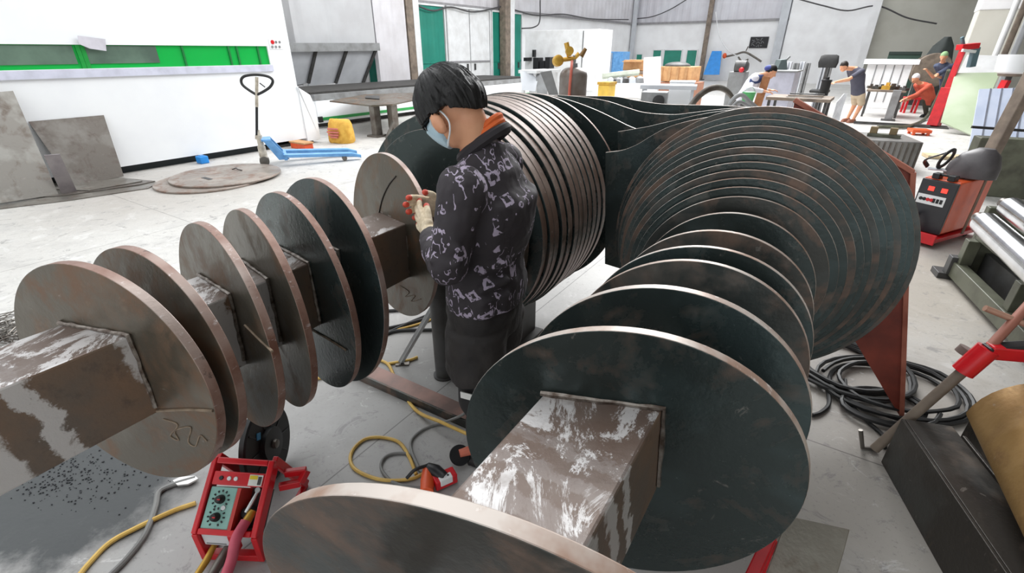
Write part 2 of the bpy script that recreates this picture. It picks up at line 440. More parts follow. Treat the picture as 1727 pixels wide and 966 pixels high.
for i in range(NSTK):
    t = i / (NSTK - 1); s = 1.47 + .69 * t; r = .50 if i == 0 else .548 + .066 * (1 - (1 - t) ** 2.2)
    mb = MB(); disc_mesh(mb, FL, s + random.uniform(-.006, .006), r + random.uniform(-.006, .006), random.uniform(-.02, .0), random.uniform(-.01, .015), .049)
    mb.build('flight_plate', [MAT_MILL, MAT_RIMS], rl, bevel=.003)
# far helical flights, dark and clean
mb = MB(); disc_mesh(mb, FL, 2.36, .605, .0, .0, .02, .04, -.005); mb.build('flight_plate', [MAT_MILL, MAT_RIM], rl, bevel=.002)

# right screw
rr = thing('auger_screw', 'right steel auger screw with tightly nested flight plates running from the bottom foreground', 'auger', (FR_.O.x, FR_.O.y, .2))
msR = shaft_mat('right shaft steel', FR_, [(-.30, .03), (-.20, .03), (-.12, .025), (-.05, .02)], .07)
SR = (-.045, .055, .235, R_(4))
shaft(FR_, rr, -.75, 2.6, *SR, msR)
RS = [(-.485, .395, .251, -.12, MAT_RUSTY), (-.006, .352, .31, -.02, MAT_MILL), (.223, .342, .274, .006, MAT_MILL), (.46, .325, .262, .01, MAT_RUSTY),
      (.585, .325, .262, .01, MAT_MILL), (.79, .312, .26, .01, MAT_RUSTY), (1.03, .306, .25, .01, MAT_MILL)]
for i, (s, r, k1, k2, m) in enumerate(RS):
    mb = MB(); disc_mesh(mb, FR_, s, r, k1, k2, .024 if i < 3 else .018)
    mb.build('flight_plate', [m, MAT_RIMB], rr, bevel=.002)
    if i < 3: bead(FR_, rr, s, k1, k2, *SR, MAT_BEAD)
NR = 13
for i in range(NR):
    t = (i + 1) / NR; s = 1.10 + .44 * t; r = .306 + .32 * t ** .85; k1 = .25 * (1 - t) + .05
    mb = MB(); disc_mesh(mb, FR_, s, r, k1, .01, .016)
    mb.build('flight_plate', [MAT_MILL if i % 3 else MAT_RUSTY, MAT_RIMB], rr, bevel=.0015)
rr['label'] = 'right steel auger screw of tightly nested flight plates, nearest end at the bottom edge'
rl['label'] = 'left steel auger screw, widely spaced flight plates near, thick plate stack behind the masked man'
def cut_plate(fr, s, px, th, mats, root, name='flight_plate', bev=.002):
    N = fr.A; P0 = fr.P(s, 0, 0); mb = MB(); mb.cur = 0
    pts = [PL(x, y, P0, N) for x, y in px]
    mb.poly(pts, fr.A * th)
    for i in range(2, len(mb.mi)): mb.mi[i] = 1
    return mb.build(name, mats, root, bevel=bev)
sp = lambda pts: [(p.x, p.y) for p in spline([(x, y, 0) for x, y in pts], 5)]
cut_plate(FR_, 1.66, sp([(1021, 257), (1050, 253), (1075, 243), (1100, 228), (1130, 213), (1180, 200), (1250, 190), (1310, 187), (1380, 197)]) + [(1420, 300), (1300, 420), (1100, 470), (1020, 445)], .014, [MAT_MILL, MAT_RIMB], rr)
cut_plate(FR_, 2.0, sp([(1042, 222), (1089, 214), (1115, 208), (1191, 191), (1260, 183), (1330, 184)]) + [(1330, 290), (1042, 300)], .012, [MAT_MILL, MAT_RIMB], rr)
cut_plate(FL, 2.60, sp([(905, 158), (929, 161), (970, 172), (1013, 189), (1064, 214), (1092, 222)]) + [(1075, 248), (1000, 260), (905, 230)], .014, [MAT_MILL, MAT_RIMB], rl)
cut_plate(FL, 2.95, sp([(940, 160), (987, 164), (1026, 171), (1059, 182), (1089, 190), (1135, 193), (1166, 190), (1217, 184), (1300, 179)]) + [(1300, 260), (960, 280)], .014, [MAT_MILL, MAT_RIMB], rl)
cut_plate(FL, 3.25, sp([(930, 161), (987, 162), (1038, 163), (1077, 170), (1127, 176), (1217, 178), (1300, 183)]) + [(1300, 240), (960, 260)], .014, [MAT_MILL, MAT_RIMB], rl)

# rust red gusset plate leaning at the far end of the right screw
rp = thing('steel_gusset', 'rust-red steel gusset plate standing on its tip behind the right auger screw', 'steel plate', FR_.P(1.9, .85, -ZC))
N = FR_.A; P0 = FR_.P(1.9, 0, 0)
pts = [PL(x, y, P0, N) for x, y in ((1340, 168), (1540, 290), (1528, 480), (1518, 708), (1440, 572), (1300, 420))]
pts[3].z = 0.0
mb = MB(); mb.poly(pts, FR_.A * .03); mb.build('plate_body', MAT_PRIMER, rp, bevel=.002)
mb = MB(); mb.bar(pts[0], pts[1], .02, .035, up=FR_.A); mb.build('upper_flange', MAT_RUSTPAINT, rp, bevel=.002)
mb = MB(); mb.bar(pts[1], pts[2], .02, .04, up=FR_.A); mb.bar(pts[2], pts[3] + Z * .01, .02, .04, up=FR_.A); mb.build('side_flange', MAT_RUSTPAINT, rp, bevel=.002)

# what carries the screws
def post(p, h, r, label, name='support_post'):
    t = thing(name, label, 'post', (p.x, p.y, 0))
    mb = MB(); mb.lathe((p.x, p.y, 0), Z, [(0, r), (h, r)], 24); mb.build('pipe', MAT_DGREY, t)
    mb = MB(); mb.lathe((p.x, p.y, 0), Z, [(0, r * 1.25), (.012, r * 1.25)], 24); mb.build('foot_plate', MAT_DGREY, t)
    return t
pp = G(755, 628) - FL.A * .03; post(pp, .70, .05, 'dark grey pipe post under the left auger beside the man\'s shorts')
def cradle(fr, s, r, label):
    t = thing('screw_cradle', label, 'cradle', fr.P(s, 0, -ZC)); top = ZC - r
    for sg in (-1, 1):
        mb = MB(); mb.box(fr, s - .12, s + .12, sg * .2 - .05, sg * .2 + .05, -ZC, -r * .93 - .02); mb.build('block', MAT_DGREY, t)
    mb = MB(); mb.box(fr, s - .14, s + .14, -.3, .3, -ZC, -ZC + .04); mb.build('base', MAT_DGREY, t)
cradle(FL, 1.95, .6, 'dark steel cradle under the thick plate stack of the left auger')

# marks standing on the plate faces: joints between half plates, spatter, a scribed line
def on_face(fr, row, pts, r, m, name, n=6):
    s, _, k1, k2 = row[:4]; bc, zc = (row[4], row[5]) if len(row) == 6 else (0, 0)
    N = n_vec(fr.A - fr.B * k1 - Z * k2); P0 = fr.P(s - k1 * bc - k2 * zc, 0, 0)
    q = [PL(x, y, P0, N) - N * r * .4 for x, y in pts]
    mb = MB(); mb.tube(spline(q, n) if len(q) > 2 else q, r, 6); return mb.build(name, m, rl)
def n_vec(v): v = V(v); v.normalize(); return v
MAT_SCALE = M('pale weld spatter', srgb(150, 132, 112), .6, .2, srgb(110, 94, 78), 30); MAT_DARKLINE = M('dark scribed line', srgb(52, 46, 42), .6)
on_face(FL, LS[0], [(264, 692), (318, 690), (360, 692)], .004, MAT_SCALE, 'joint_seam')
on_face(FL, LS[2], [(414, 548), (440, 574), (460, 592)], .004, MAT_SCALE, 'joint_seam')
on_face(FL, LS[4], [(520, 552), (555, 572), (584, 590)], .004, MAT_SCALE, 'joint_seam')
on_face(FL, LS[0], [(276, 706), (300, 716), (288, 734), (302, 742), (296, 726), (322, 720), (318, 744), (330, 752), (338, 734), (350, 744)], .002, MAT_SCALE, 'weld_spatter')
on_face(FL, LS[6], [(668, 297), (656, 312), (645, 336), (637, 372)], .003, MAT_DARKLINE, 'scribed_line')
on_face(FL, LS[6], [(676, 482), (690, 492), (684, 500), (700, 498), (694, 508), (710, 504)], .002, MAT_SCALE, 'weld_spatter')
# ------------------------------------------------------------------ the hall
fl = MB(); fl.add([(-45, -6, 0), (45, -6, 0), (45, 60, 0), (-45, 60, 0), (-45, -6, -.1), (45, -6, -.1), (45, 60, -.1), (-45, 60, -.1)], [(0, 1, 2, 3), (7, 6, 5, 4), (0, 4, 5, 1), (1, 5, 6, 2), (2, 6, 7, 3), (3, 7, 4, 0)])
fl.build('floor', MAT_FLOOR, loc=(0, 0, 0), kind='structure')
CR = DY(1067, 60, 37.0); CR.z = 0
FW = Fr(CR, 36)                           # a: along the left wall towards the corner, b: along the back wall
def WL(x, y, off=0.0): return PL(x, y, FW.O + FW.B * off, FW.B)
def WB(x, y, off=0.0): return PL(x, y, FW.O - FW.A * off, FW.A)
def la(x, y=60, off=0.0): return FW.L(WL(x, y, off))[0]
def bb(x, y=60, off=0.0): return FW.L(WB(x, y, off))[1]
def lz(x, y, off=0.0): return WL(x, y, off).z
def bz(x, y, off=0.0): return WB(x, y, off).z
HB = bz(1150, 38)                         # top of the white masonry
MAT_SHEETW = corrugated('pale corrugated wall sheet', srgb(212, 210, 214), FW.A, .24, srgb(200, 197, 200))
MAT_SHEETB = corrugated('pale corrugated back wall sheet', srgb(206, 206, 212), FW.B, .24, srgb(198, 196, 202))
MAT_GDOOR = corrugated('green corrugated door', srgb(30, 134, 116), FW.A, .3, srgb(26, 124, 106))
MAT_PLASTER = M('white painted masonry', srgb(240, 240, 241), .7, 0, srgb(230, 229, 230), 1.2)
MAT_BEIGE = M('grey beige plaster', srgb(206, 204, 194), .8, 0, srgb(192, 189, 178), .6)  # this darker colour also carries part of the right bay's shade
mb = MB(); mb.box(FW, -52, .25, -.25, 0, 0, HB); mb.build('wall_left', MAT_PLASTER, loc=FW.P(-26, -.1, 0), kind='structure')
mb = MB(); mb.box(FW, -52, .25, -.25, .02, HB, 9); mb.build('wall_left_cladding', MAT_SHEETW, loc=FW.P(-26, -.1, HB), kind='structure')
b1330 = bb(1326)
mb = MB(); mb.box(FW, 0, .25, 0, b1330, 0, HB); mb.build('wall_back', MAT_PLASTER, loc=FW.P(.1, 6, 0), kind='structure')
mb = MB(); mb.box(FW, -.02, .25, 0, b1330, HB, 9); mb.build('wall_back_cladding', MAT_SHEETB, loc=FW.P(.1, 6, HB), kind='structure')
b1470 = bb(1472, 60, .3)
mb = MB(); mb.box(FW, -.3, .25, b1330, b1470, 0, 9); mb.build('wall_back_plaster', MAT_PLASTER, loc=FW.P(0, b1330, 0), kind='structure')
# bay right of the pilaster, its shade partly painted in as beige
FR2 = Fr(FW.P(-.3, b1470, 0), 30)
mb = MB(); mb.box(FR2, 0, .3, 0, 26, 0, 9); mb.build('wall_right_bay', MAT_BEIGE, loc=FR2.P(0, 10, 0), kind='structure')
mb = MB(); mb.box(FW, -1, -.3, b1470 - .35, b1470 + .02, 0, 9); mb.build('trim_1', MAT_PLASTER, loc=FW.P(-.7, b1470, 0), kind='structure')
# right hand boundary of the hall, mostly out of frame
FS = Fr((13.5, 6, 0), 36)
mb = MB(); mb.box(FS, -18, 8, 3.0, 3.3, 0, 9); mb.build('wall_right', MAT_BEIGE, loc=FS.P(-4, 3.2, 0), kind='structure')
# unseen roof slab added to shade the right hand bay; left stays open
mb = MB(); mb.box(FW, -48, 1, 15.3, 60, 6.0, 6.2); mb.build('shade_roof', MAT_GREY, loc=FW.P(-20, 35, 6.0), kind='structure')

# girt line, columns
MAT_GIRT = M('grey steel girt', srgb(150, 148, 150), .5, .2)
mb = MB(); mb.box(FW, -52, 0, .0, .10, HB - .06, HB + .06); mb.build('trim_2', MAT_GIRT, loc=FW.P(-26, 0, HB), kind='structure')
mb = MB(); mb.box(FW, -.10, 0, 0, b1330, HB - .06, HB + .06); mb.build('trim_3', MAT_GIRT, loc=FW.P(0, 6, HB), kind='structure')
def column(name, P, w, d, m, label, m2=None):
    t = thing(name, label, 'column', (P.x, P.y, 0)); fr = Fr((P.x, P.y, 0), 36)
    mb = MB(); mb.box(fr, -d / 2, d / 2, -w / 2, w / 2, .0, 9); mb.build('shaft', m, t, bevel=.01)
    if m2: mb = MB(); mb.box(fr, d / 2 + .002, d / 2 + d * .85, -w / 2, w / 2, 0, 9); mb.build('white_flange', m2, t, bevel=.01)
    mb = MB(); mb.box(fr, -d * .8, d * 1.5, -w * .8, w * .8, 0, .04); mb.build('base_plate', MAT_DGREY, t)
cl = WL(689, 60, .35); column('steel_column', cl, .34, .34, MAT_COLBROWN, 'brown and white steel column left of the first green door', MAT_OFFWHITE)
cl = WL(852, 60, .35); column('steel_column', cl, .34, .38, MAT_COLBROWN, 'brown and white steel column between the two narrow green doors', MAT_OFFWHITE)
cl = WB(1068, 60, .4); column('steel_column', cl, .24, .24, MAT_LGREY, 'slim grey steel column in the corner of the hall')
cl = WB(1192, 60, .3); column('steel_column', cl, .26, .2, MAT_COLBROWN, 'slim brown column on the back wall beside the blue board')
cl = WB(1316, 60, .3); column('steel_column', cl, .42, .3, MAT_LGREY, 'pale grey column right of the black notice board')
cl = DY(1672, 60, 15.5); t = thing('concrete_column', 'large beige concrete column at the right edge behind the lamp', 'column', (cl.x, cl.y, 0)); fr = Fr((cl.x, cl.y, 0), 36)
mb = MB(); mb.box(fr, -.6, .6, -.52, .52, 0, 5.9); mb.build('shaft', MAT_BEIGE, t, bevel=.02)
mb = MB(); mb.box(fr, -.62, .62, -.54, .54, DY(1672, 18, 15.5).z, 5.9); mb.build('white_upper_coat', MAT_PLASTER, t, bevel=.02)
for k in range(3):
    p = DY(1692 + 15 * k, 60, 14.3)
    mb = MB(); mb.tube([(p.x, p.y, 0), (p.x, p.y, 5.9)], .07, 10)
    mb.build('conduit_pipe', [MAT_OFFWHITE, MAT_COLBROWN, MAT_LGREY][k], label=['white vertical conduit pipe beside the large concrete column', 'brown vertical conduit pipe, middle one right of the concrete column', 'grey vertical conduit pipe nearest the right edge of the photo'][k], cat='pipe', group='conduits by the concrete column')

# doors of the left wall
def door(n, x0, x1, m, panels=1, z=None, off=.12):
    a0, a1 = la(x0, 60, off), la(x1, 60, off); z = z or HB - .1
    root = bpy.data.objects.new('door_%d' % n, None); COL.objects.link(root); root.location = FW.P((a0 + a1) / 2, off, 0); root['kind'] = 'structure'
    for k in range(panels):
        p0 = a0 + (a1 - a0) * k / panels + .03; p1 = a0 + (a1 - a0) * (k + 1) / panels - .03
        mb = MB(); mb.box(FW, p0, p1, .03, off, 0.02, z); mb.build('door_leaf', m, root, bevel=.01)
        mb = MB(); mb.box(FW, p0, p1, off + .004, off + .03, 1.25, 1.32); mb.build('cross_rail', m if panels == 1 else MAT_GIRT, root)
        hx = p0 + .18 if k else p1 - .25
        mb = MB(); mb.box(FW, hx, hx + .07, off + .004, off + .06, .95, 1.2); mb.build('door_handle', MAT_DGREY, root)
    mb = MB()
    for a in (a0 - .06, a1): mb.box(FW, a, a + .06, .02, off + .04, 0, z + .06)
    mb.box(FW, a0 - .06, a1 + .06, .02, off + .04, z + .005, z + .07); mb.build('door_frame', MAT_OFFWHITE, root)
door(1, 701, 750, MAT_GDOOR); door(2, 756, 826, MAT_OFFWHITE, 2); door(3, 830, 845, MAT_GDOOR); door(4, 861, 879, MAT_GDOOR)
door(5, 614, 641, MAT_GDOOR, 1, lz(640, 84))
# grey enclosure panels and the propped louvre shutter on the far left
MAT_PANELG = corrugated('light grey ribbed panel', srgb(190, 191, 193), FW.A, .5, srgb(182, 182, 184))
a0, a1 = la(440, 60, .9), la(632, 60, .9)
mb = MB(); mb.box(FW, a0, a1, .72, .9, lz(540, 82, .9), 8.5); mb.box(FW, a0, a0 + 1, .72, .9, 0, 3); mb.build('wall_panel_grey', MAT_PANELG, loc=FW.P(a0, .8, 2), kind='structure')
a2 = la(686, 60, .9)
mb = MB(); mb.box(FW, a1 + .05, a2, .72, .9, lz(660, 135, .9) * 0, 8.5); mb.build('wall_panel_pale', MAT_SHEETW, loc=FW.P(a1, .8, 2), kind='structure')
t = thing('louvre_shutter', 'grey three-panel shutter tilted out under the ribbed panel left of the columns', 'shutter', FW.P(a0 + 2, 1.0, 0))
xs = [(482, 492), (533, 520), (585, 566), (634, 612)]
for k in range(3):
    (t0, b0), (t1, b1) = xs[k], xs[k + 1]
    q = [WL(t0, 83, 1.5), WL(t1 - 1, 82, 1.5), WL(b1 - 1, 140, .95), WL(b0, 145, .95)]
    mb = MB(); mb.poly(q, FW.B * -.05); mb.build('shutter_panel', MAT_LGREY, t, bevel=.005)
    mb = MB(); mb.bar(q[1] + FW.B * .04, q[2] + FW.B * .04, .09, .05, up=FW.B); mb.build('shutter_rib', MAT_DGREY, t)
mb = MB(); mb.bar(WL(478, 80, 1.5), WL(638, 79, 1.5), .16, .22); mb.build('shutter_rail', MAT_GREY, t)
# slack cables on the walls
def cable(pts, r, m, label, name='hanging_cable', cat='cable', group=None):
    mb = MB(); mb.tube(spline(pts, 7), r, 6); return mb.build(name, m, label=label, cat=cat, group=group)
MAT_CABLE = M('dark grey cable', srgb(70, 68, 70), .6)
cable([WL(x, y, .25) for x, y in ((700, 8), (730, 18), (760, 12), (800, 20), (850, 10))], .03, MAT_CABLE, 'dark slack cable along the wall above the green doors')
cable([WL(x, y, .25) for x, y in ((865, 16), (905, 26), (950, 24), (1000, 32), (1060, 33))], .03, MAT_CABLE, 'thin slack cable on the wall right of the doors towards the corner')
cable([WB(x, y, .3) for x, y in ((1070, 32), (1100, 28), (1130, 16), (1160, -2))], .03, MAT_CABLE, 'dark cable rising across the back wall from the corner')
cable([WB(x, y, .6) for x, y in ((1345, -2), (1390, 10), (1430, 18), (1480, 10), (1530, 30), (1580, 40))], .035, MAT_CABLE, 'dark cable sagging across the top of the plain back wall')
cable([WB(x, y, .6) for x, y in ((1207, 20), (1213, 60), (1228, 85), (1245, 95))], .025, MAT_OFFWHITE, 'pale thin hose hanging on the back wall beside the blue board')
cable([WL(880, 48, .4), WL(900, 46, .4), WL(910, 36, .4), WL(911, 0, .4)], .03, MAT_CABLE, 'dark cable dropping from the roof right of the narrow green door')
# ------------------------------------------------------------------ the masked man
def n_(v): v = V(v); v.normalize(); return v
mroot = thing('person', 'person with black hair, face mask and dark doodle-print jacket, bending over the left auger', 'person', (-.11, 1.58, 0))
f = n_((-.93, .37, 0)); l = n_((-.37, -.93, 0))      # faces away to the left; his left arm is nearest
def bp(x, y, z): return V((x, y, z))
pel = bp(-.10, 1.60, .84); wst = bp(-.10, 1.60, 1.0); chs = bp(-.07, 1.60, 1.2); nck = bp(-.105, 1.595, 1.40)
HC = bp(-.195, 1.575, 1.555)
hf = n_(f * .80 - Z * .60); hu = n_(f * .60 + Z * .80)
mb = MB()
# trunk
mb.loft([(pel - Z * .08, f * .085, l * .13), (pel, f * .105, l * .155), (wst, f * .095, l * .14), (chs - Z * .06, f * .105, l * .16), (chs + Z * .05, f * .11, l * .17), (nck - Z * .08, f * .09, l * .15), (nck - Z * .02 - f * .01, f * .06, l * .08), (nck + f * .0, f * .05, l * .055)])
mb.cap(nck - Z * .05 - f * .015, .056, HC - hu * .07 - hf * .03, .052)
# head: skull, jaw, brow, nose, ears
mb.ell(HC, (.088, .074, .10), (hf, l, hu), 24, 16)
mb.ell(HC - hu * .05 + hf * .02, (.075, .062, .075), (hf, l, hu), 20, 14)
mb.ell(HC - hu * .095 + hf * .045, (.038, .042, .03), (hf, l, hu), 16, 10)
mb.cap(HC + hf * .082 - hu * .012, .010, HC + hf * .106 - hu * .045, .013)
for sg in (1, -1):
    e = HC + l * sg * .078 + hf * .018 - hu * .045
    mb.ell(e + l * sg * .014 + hf * .004, (.024, .014, .038), (n_(hf - l * sg * .25), n_(l * sg + hf * .3), hu), 14, 10)
    mb.ell(e - hu * .024 + hf * .004, (.011, .007, .012), (hf, l, hu), 10, 8)
# legs and feet
hipL, kneL, ankL = pel + l * .085 - Z * .04, bp(-.15, 1.49, .46), bp(-.03, 1.56, .085)
hipR, kneR, ankR = pel - l * .085 - Z * .04, bp(-.08, 1.70, .46), bp(.05, 1.76, .085)
for h, k, a in ((hipL, kneL, ankL), (hipR, kneR, ankR)):
    mb.cap(h, .088, k, .056); mb.cap(k, .056, k.lerp(a, .3) - f * .012, .057); mb.cap(k.lerp(a, .3) - f * .012, .057, a, .036)
    mb.cap(a - Z * .035 - f * .03, .034, a - Z * .05 + f * .13, .028)
# arms
shL, elL, wrL = bp(-.15, 1.415, 1.325), bp(-.205, 1.385, 1.085), bp(-.285, 1.56, 1.13)
shR, elR, wrR = bp(-.03, 1.765, 1.325), bp(-.10, 1.86, 1.11), bp(-.25, 1.74, 1.165)
for s_, e_, w_ in ((shL, elL, wrL), (shR, elR, wrR)):
    mb.cap(s_, .056, e_, .042); mb.cap(e_, .042, e_.lerp(w_, .3), .043); mb.cap(e_.lerp(w_, .3), .043, w_, .027)
mb.build('body', MAT_SKIN, mroot, voxel=.008, smooth_it=3)

# hair: thick bowl of straight hair, short at the nape
def head_shell(name, mat, rad, wobble=0.0, seg=96, ring=64, strands=False):
    b = MB(); b.smooth = True; P = []
    for i in range(ring + 1):
        th = math.pi * i / ring
        for k in range(seg):
            ph = 2 * math.pi * k / seg
            d = hf * math.sin(th) * math.cos(ph) + l * math.sin(th) * math.sin(ph) + hu * math.cos(th)
            a, s, u = d.dot(hf), d.dot(l), d.dot(hu)
            r = rad(a, s, u)
            if wobble:
                r += wobble * mnoise.noise(V((math.atan2(s, a) * 11, u * 1.6, 3.1))) + wobble * .6 * mnoise.noise(V((math.atan2(s, a) * 30, u * 2.5, 9)))
            P.append(HC + hf * (a * r[0] if isinstance(r, tuple) else a * r) + l * s * r + hu * u * r)
    b.v = P
    for i in range(ring):
        for k in range(seg):
            k2 = (k + 1) % seg
            b.face(i * seg + k, i * seg + k2, (i + 1) * seg + k2, (i + 1) * seg + k)
    return b
def skull_r(a, s, u, kx=.088, ky=.074, kz=.10): return 1 / math.sqrt((a / kx) ** 2 + (s / ky) ** 2 + (u / kz) ** 2)
def sstep(x, a, b):
    t = max(0, min(1, (x - a) / (b - a))); return t * t * (3 - 2 * t)
def hair_r(a, s, u):
    base = skull_r(a, s, u, .112, .100, .116)
    if a > .2: line = -.22 + .10 * abs(s)
    elif a > -.35: line = -.20 + .02 * a
    else: line = -.36 - .40 * sstep(-a, .35, .9)
    jag = .035 * mnoise.noise(V((math.atan2(s, a) * 16, 1.3, 7)))
    k = sstep(u, line - .05 + jag, line + .02 + jag)
    low = 1 + .05 * sstep(-u, -.3, .25)
    return base * low * (.58 + .42 * k)
hb = head_shell('hair', None, hair_r, .0055, 160, 90)
hb.build('hair', MAT_HAIR, mroot)
# mask, its ear loop, spectacles
MAT_MASK = M('light blue paper mask', srgb(196, 220, 230), .85, 0, srgb(180, 208, 222), 20)
def mask_r(a, s, u):
    base = skull_r(a, s, u, .118, .078, .15) + .004
    k = sstep(a, .36, .50) * (1 - sstep(u, -.22, -.08)) * sstep(u, -.93, -.80)
    return base * (.35 + .65 * k)
head_shell('m', None, mask_r, 0, 64, 48).build('face_mask', MAT_MASK, mroot)
e = HC + l * .084 + hf * .018 - hu * .045
lp = [HC + hf * .060 + l * .066 - hu * .035, HC + hf * .045 + l * .078 - hu * .018, e + hu * .036 - hf * .002, e + hu * .025 - hf * .020, e - hu * .010 - hf * .026, e - hu * .035 - hf * .012, HC + hf * .035 + l * .074 - hu * .098, HC + hf * .055 + l * .060 - hu * .108]
mb = MB(); mb.tube(spline(lp, 6), .0028, 6); mb.build('mask_ear_loop', M('white elastic', srgb(236, 240, 242), .8), mroot)
mb = MB()
mb.tube([e + hu * .020 - hf * .012, e + hu * .030 + hf * .01, HC + hf * .085 + l * .072 - hu * .008], .0026, 6)
gl = mb.build('spectacles', MAT_BLACK, mroot)
mb = MB()
for sg in (1, -1):
    c = HC + hf * .096 + l * sg * .034 - hu * .018
    mb.ell(c, (.006, .027, .020), (n_(hf + l * sg * .35), n_(l - hf * sg * .35), hu), 18, 10)
mb.cap(HC + hf * .105 + l * .012 - hu * .012, .003, HC + hf * .105 - l * .012 - hu * .012, .003)
mb.build('lens', MAT_GLASS, gl)

# jacket with its doodle print
def jacket_mat():
    t = NT('charcoal doodle print cloth')
    w = t.n.new('ShaderNodeVectorMath'); w.operation = 'ADD'
    nz = t.noise(26, 2, .5, col=True)
    sc = t.n.new('ShaderNodeVectorMath'); sc.operation = 'SCALE'; t.link(nz, sc.inputs[0]); sc.inputs['Scale'].default_value = .022
    t.link(t.obj, w.inputs[0]); t.link(sc.outputs[0], w.inputs[1]); vec = w.outputs[0]
    def motif(scale, metric, r0, r1, rot, thr, off):
        v = t.map((1, 1, 1), rot, off, src=vec)
        d = t.voro(scale, v, metric); c = t.voro(scale, v, metric, 'Color'); cs = t.sep(c)
        band = t.math('MULTIPLY', t.math('GREATER_THAN', d, r0), t.math('LESS_THAN', d, r1))
        return t.math('MULTIPLY', band, t.math('GREATER_THAN', cs[0], thr)), cs
    a, ca = motif(13, 'CHEBYCHEV', .13, .25, (.3, .5, .7), .40, (0, 0, 0))
    b, cb = motif(17, 'EUCLIDEAN', .12, .22, (.1, .2, .3), .52, (.3, .1, .2))
    c, cc = motif(11, 'MANHATTAN', .0, .30, (.9, .2, .4), .50, (.7, .3, .5))
    # split the filled ones into strokes so that they read as small drawn figures
    st = t.math('GREATER_THAN', t.math('PINGPONG', t.math('MULTIPLY', t.sep(t.map((1, 1, 1), (.6, .4, .9), src=vec))[0], 120), 1.0), .38)
    c = t.math('MULTIPLY', c, st)
    sn = t.noise(34, 1, .4, vec=t.map((1, 1, .45), (.5, .3, .2), src=vec))
    s = t.math('MULTIPLY', t.math('LESS_THAN', t.math('ABSOLUTE', t.math('SUBTRACT', sn, .5)), .022), t.math('GREATER_THAN', t.noise(11, 1), .54))
    br = t.math('MULTIPLY', t.step(t.noise(60, 2), .38, .48), 1.0)
    m = t.math('MULTIPLY', t.math('MAXIMUM', t.math('MAXIMUM', a, b), t.math('MAXIMUM', c, s)), br)
    col = t.mix(m, srgb(50, 45, 49), srgb(176, 164, 184))
    return t.out(col, .75, 0, t.noise(12, 3), .012)
MAT_JACKET = jacket_mat()
hem = bp(-.095, 1.60, .865)
mb = MB()
mb.loft([(hem, f * .138, l * .185, .9), (hem + Z * .05, f * .142, l * .188, .9), (wst + Z * .02, f * .132, l * .175, .9), (chs - Z * .05, f * .138, l * .185, .9), (chs + Z * .06 - f * .008, f * .142, l * .195, .9), (nck - Z * .10 - f * .018, f * .125, l * .185), (nck - Z * .045 - f * .022, f * .10, l * .14), (nck + Z * .005 - f * .025, f * .072, l * .088), (nck + Z * .04 - f * .022, f * .058, l * .066)])
for s_, e_, w_ in ((shL, elL, wrL), (shR, elR, wrR)):
    mb.cap(s_ + f * .0, .078, s_.lerp(e_, .55), .068); mb.cap(s_.lerp(e_, .55), .068, e_, .062); mb.cap(e_, .062, e_.lerp(w_, .45), .058); mb.cap(e_.lerp(w_, .45), .058, e_.lerp(w_, .86), .043)
# folds at elbow and waist
for k in range(4):
    c = elL.lerp(shL, .08 + .1 * k); d = n_(l + Z * .3 * (-1) ** k)
    mb.cap(c + d * .052 + f * .03, .014, c + d * .05 - f * .05, .012)
for k, z in enumerate((.93, .985, 1.05)):
    mb.cap(hem + Z * (z - .865) + l * .165 - f * .06, .018, hem + Z * (z - .85) + l * .10 - f * .125, .014)
jk = mb.build('jacket', MAT_JACKET, mroot, voxel=.008, smooth_it=5)
tx = bpy.data.textures.new('cloth folds', 'CLOUDS'); tx.noise_scale = .09; tx.noise_depth = 2
def folds(o, k):
    d = o.modifiers.new('folds', 'DISPLACE'); d.texture = tx; d.strength = k; d.mid_level = .5; d.texture_coords = 'LOCAL'
folds(jk, .022)
# orange shirt collar and dark jacket collar
ring = lambda c, rx, ry, tilt, n=24: [c + f * rx * math.cos(2 * math.pi * k / n) + l * ry * math.sin(2 * math.pi * k / n) - Z * tilt * math.cos(2 * math.pi * k / n) for k in range(n)]
mb = MB(); mb.tube(ring(nck + Z * .030 - f * .014, .072, .074, .052), .019, 8, True); mb.build('jacket_collar', M('charcoal collar cloth', srgb(46, 42, 46), .8), mroot)
mb = MB(); mb.tube(ring(nck + Z * .058 - f * .006, .062, .060, .060), .011, 8, True); mb.tube(ring(nck + Z * .045 - f * .008, .066, .065, .058), .012, 8, True)
mb.build('shirt_collar', M('orange cotton', srgb(226, 106, 48), .8), mroot)
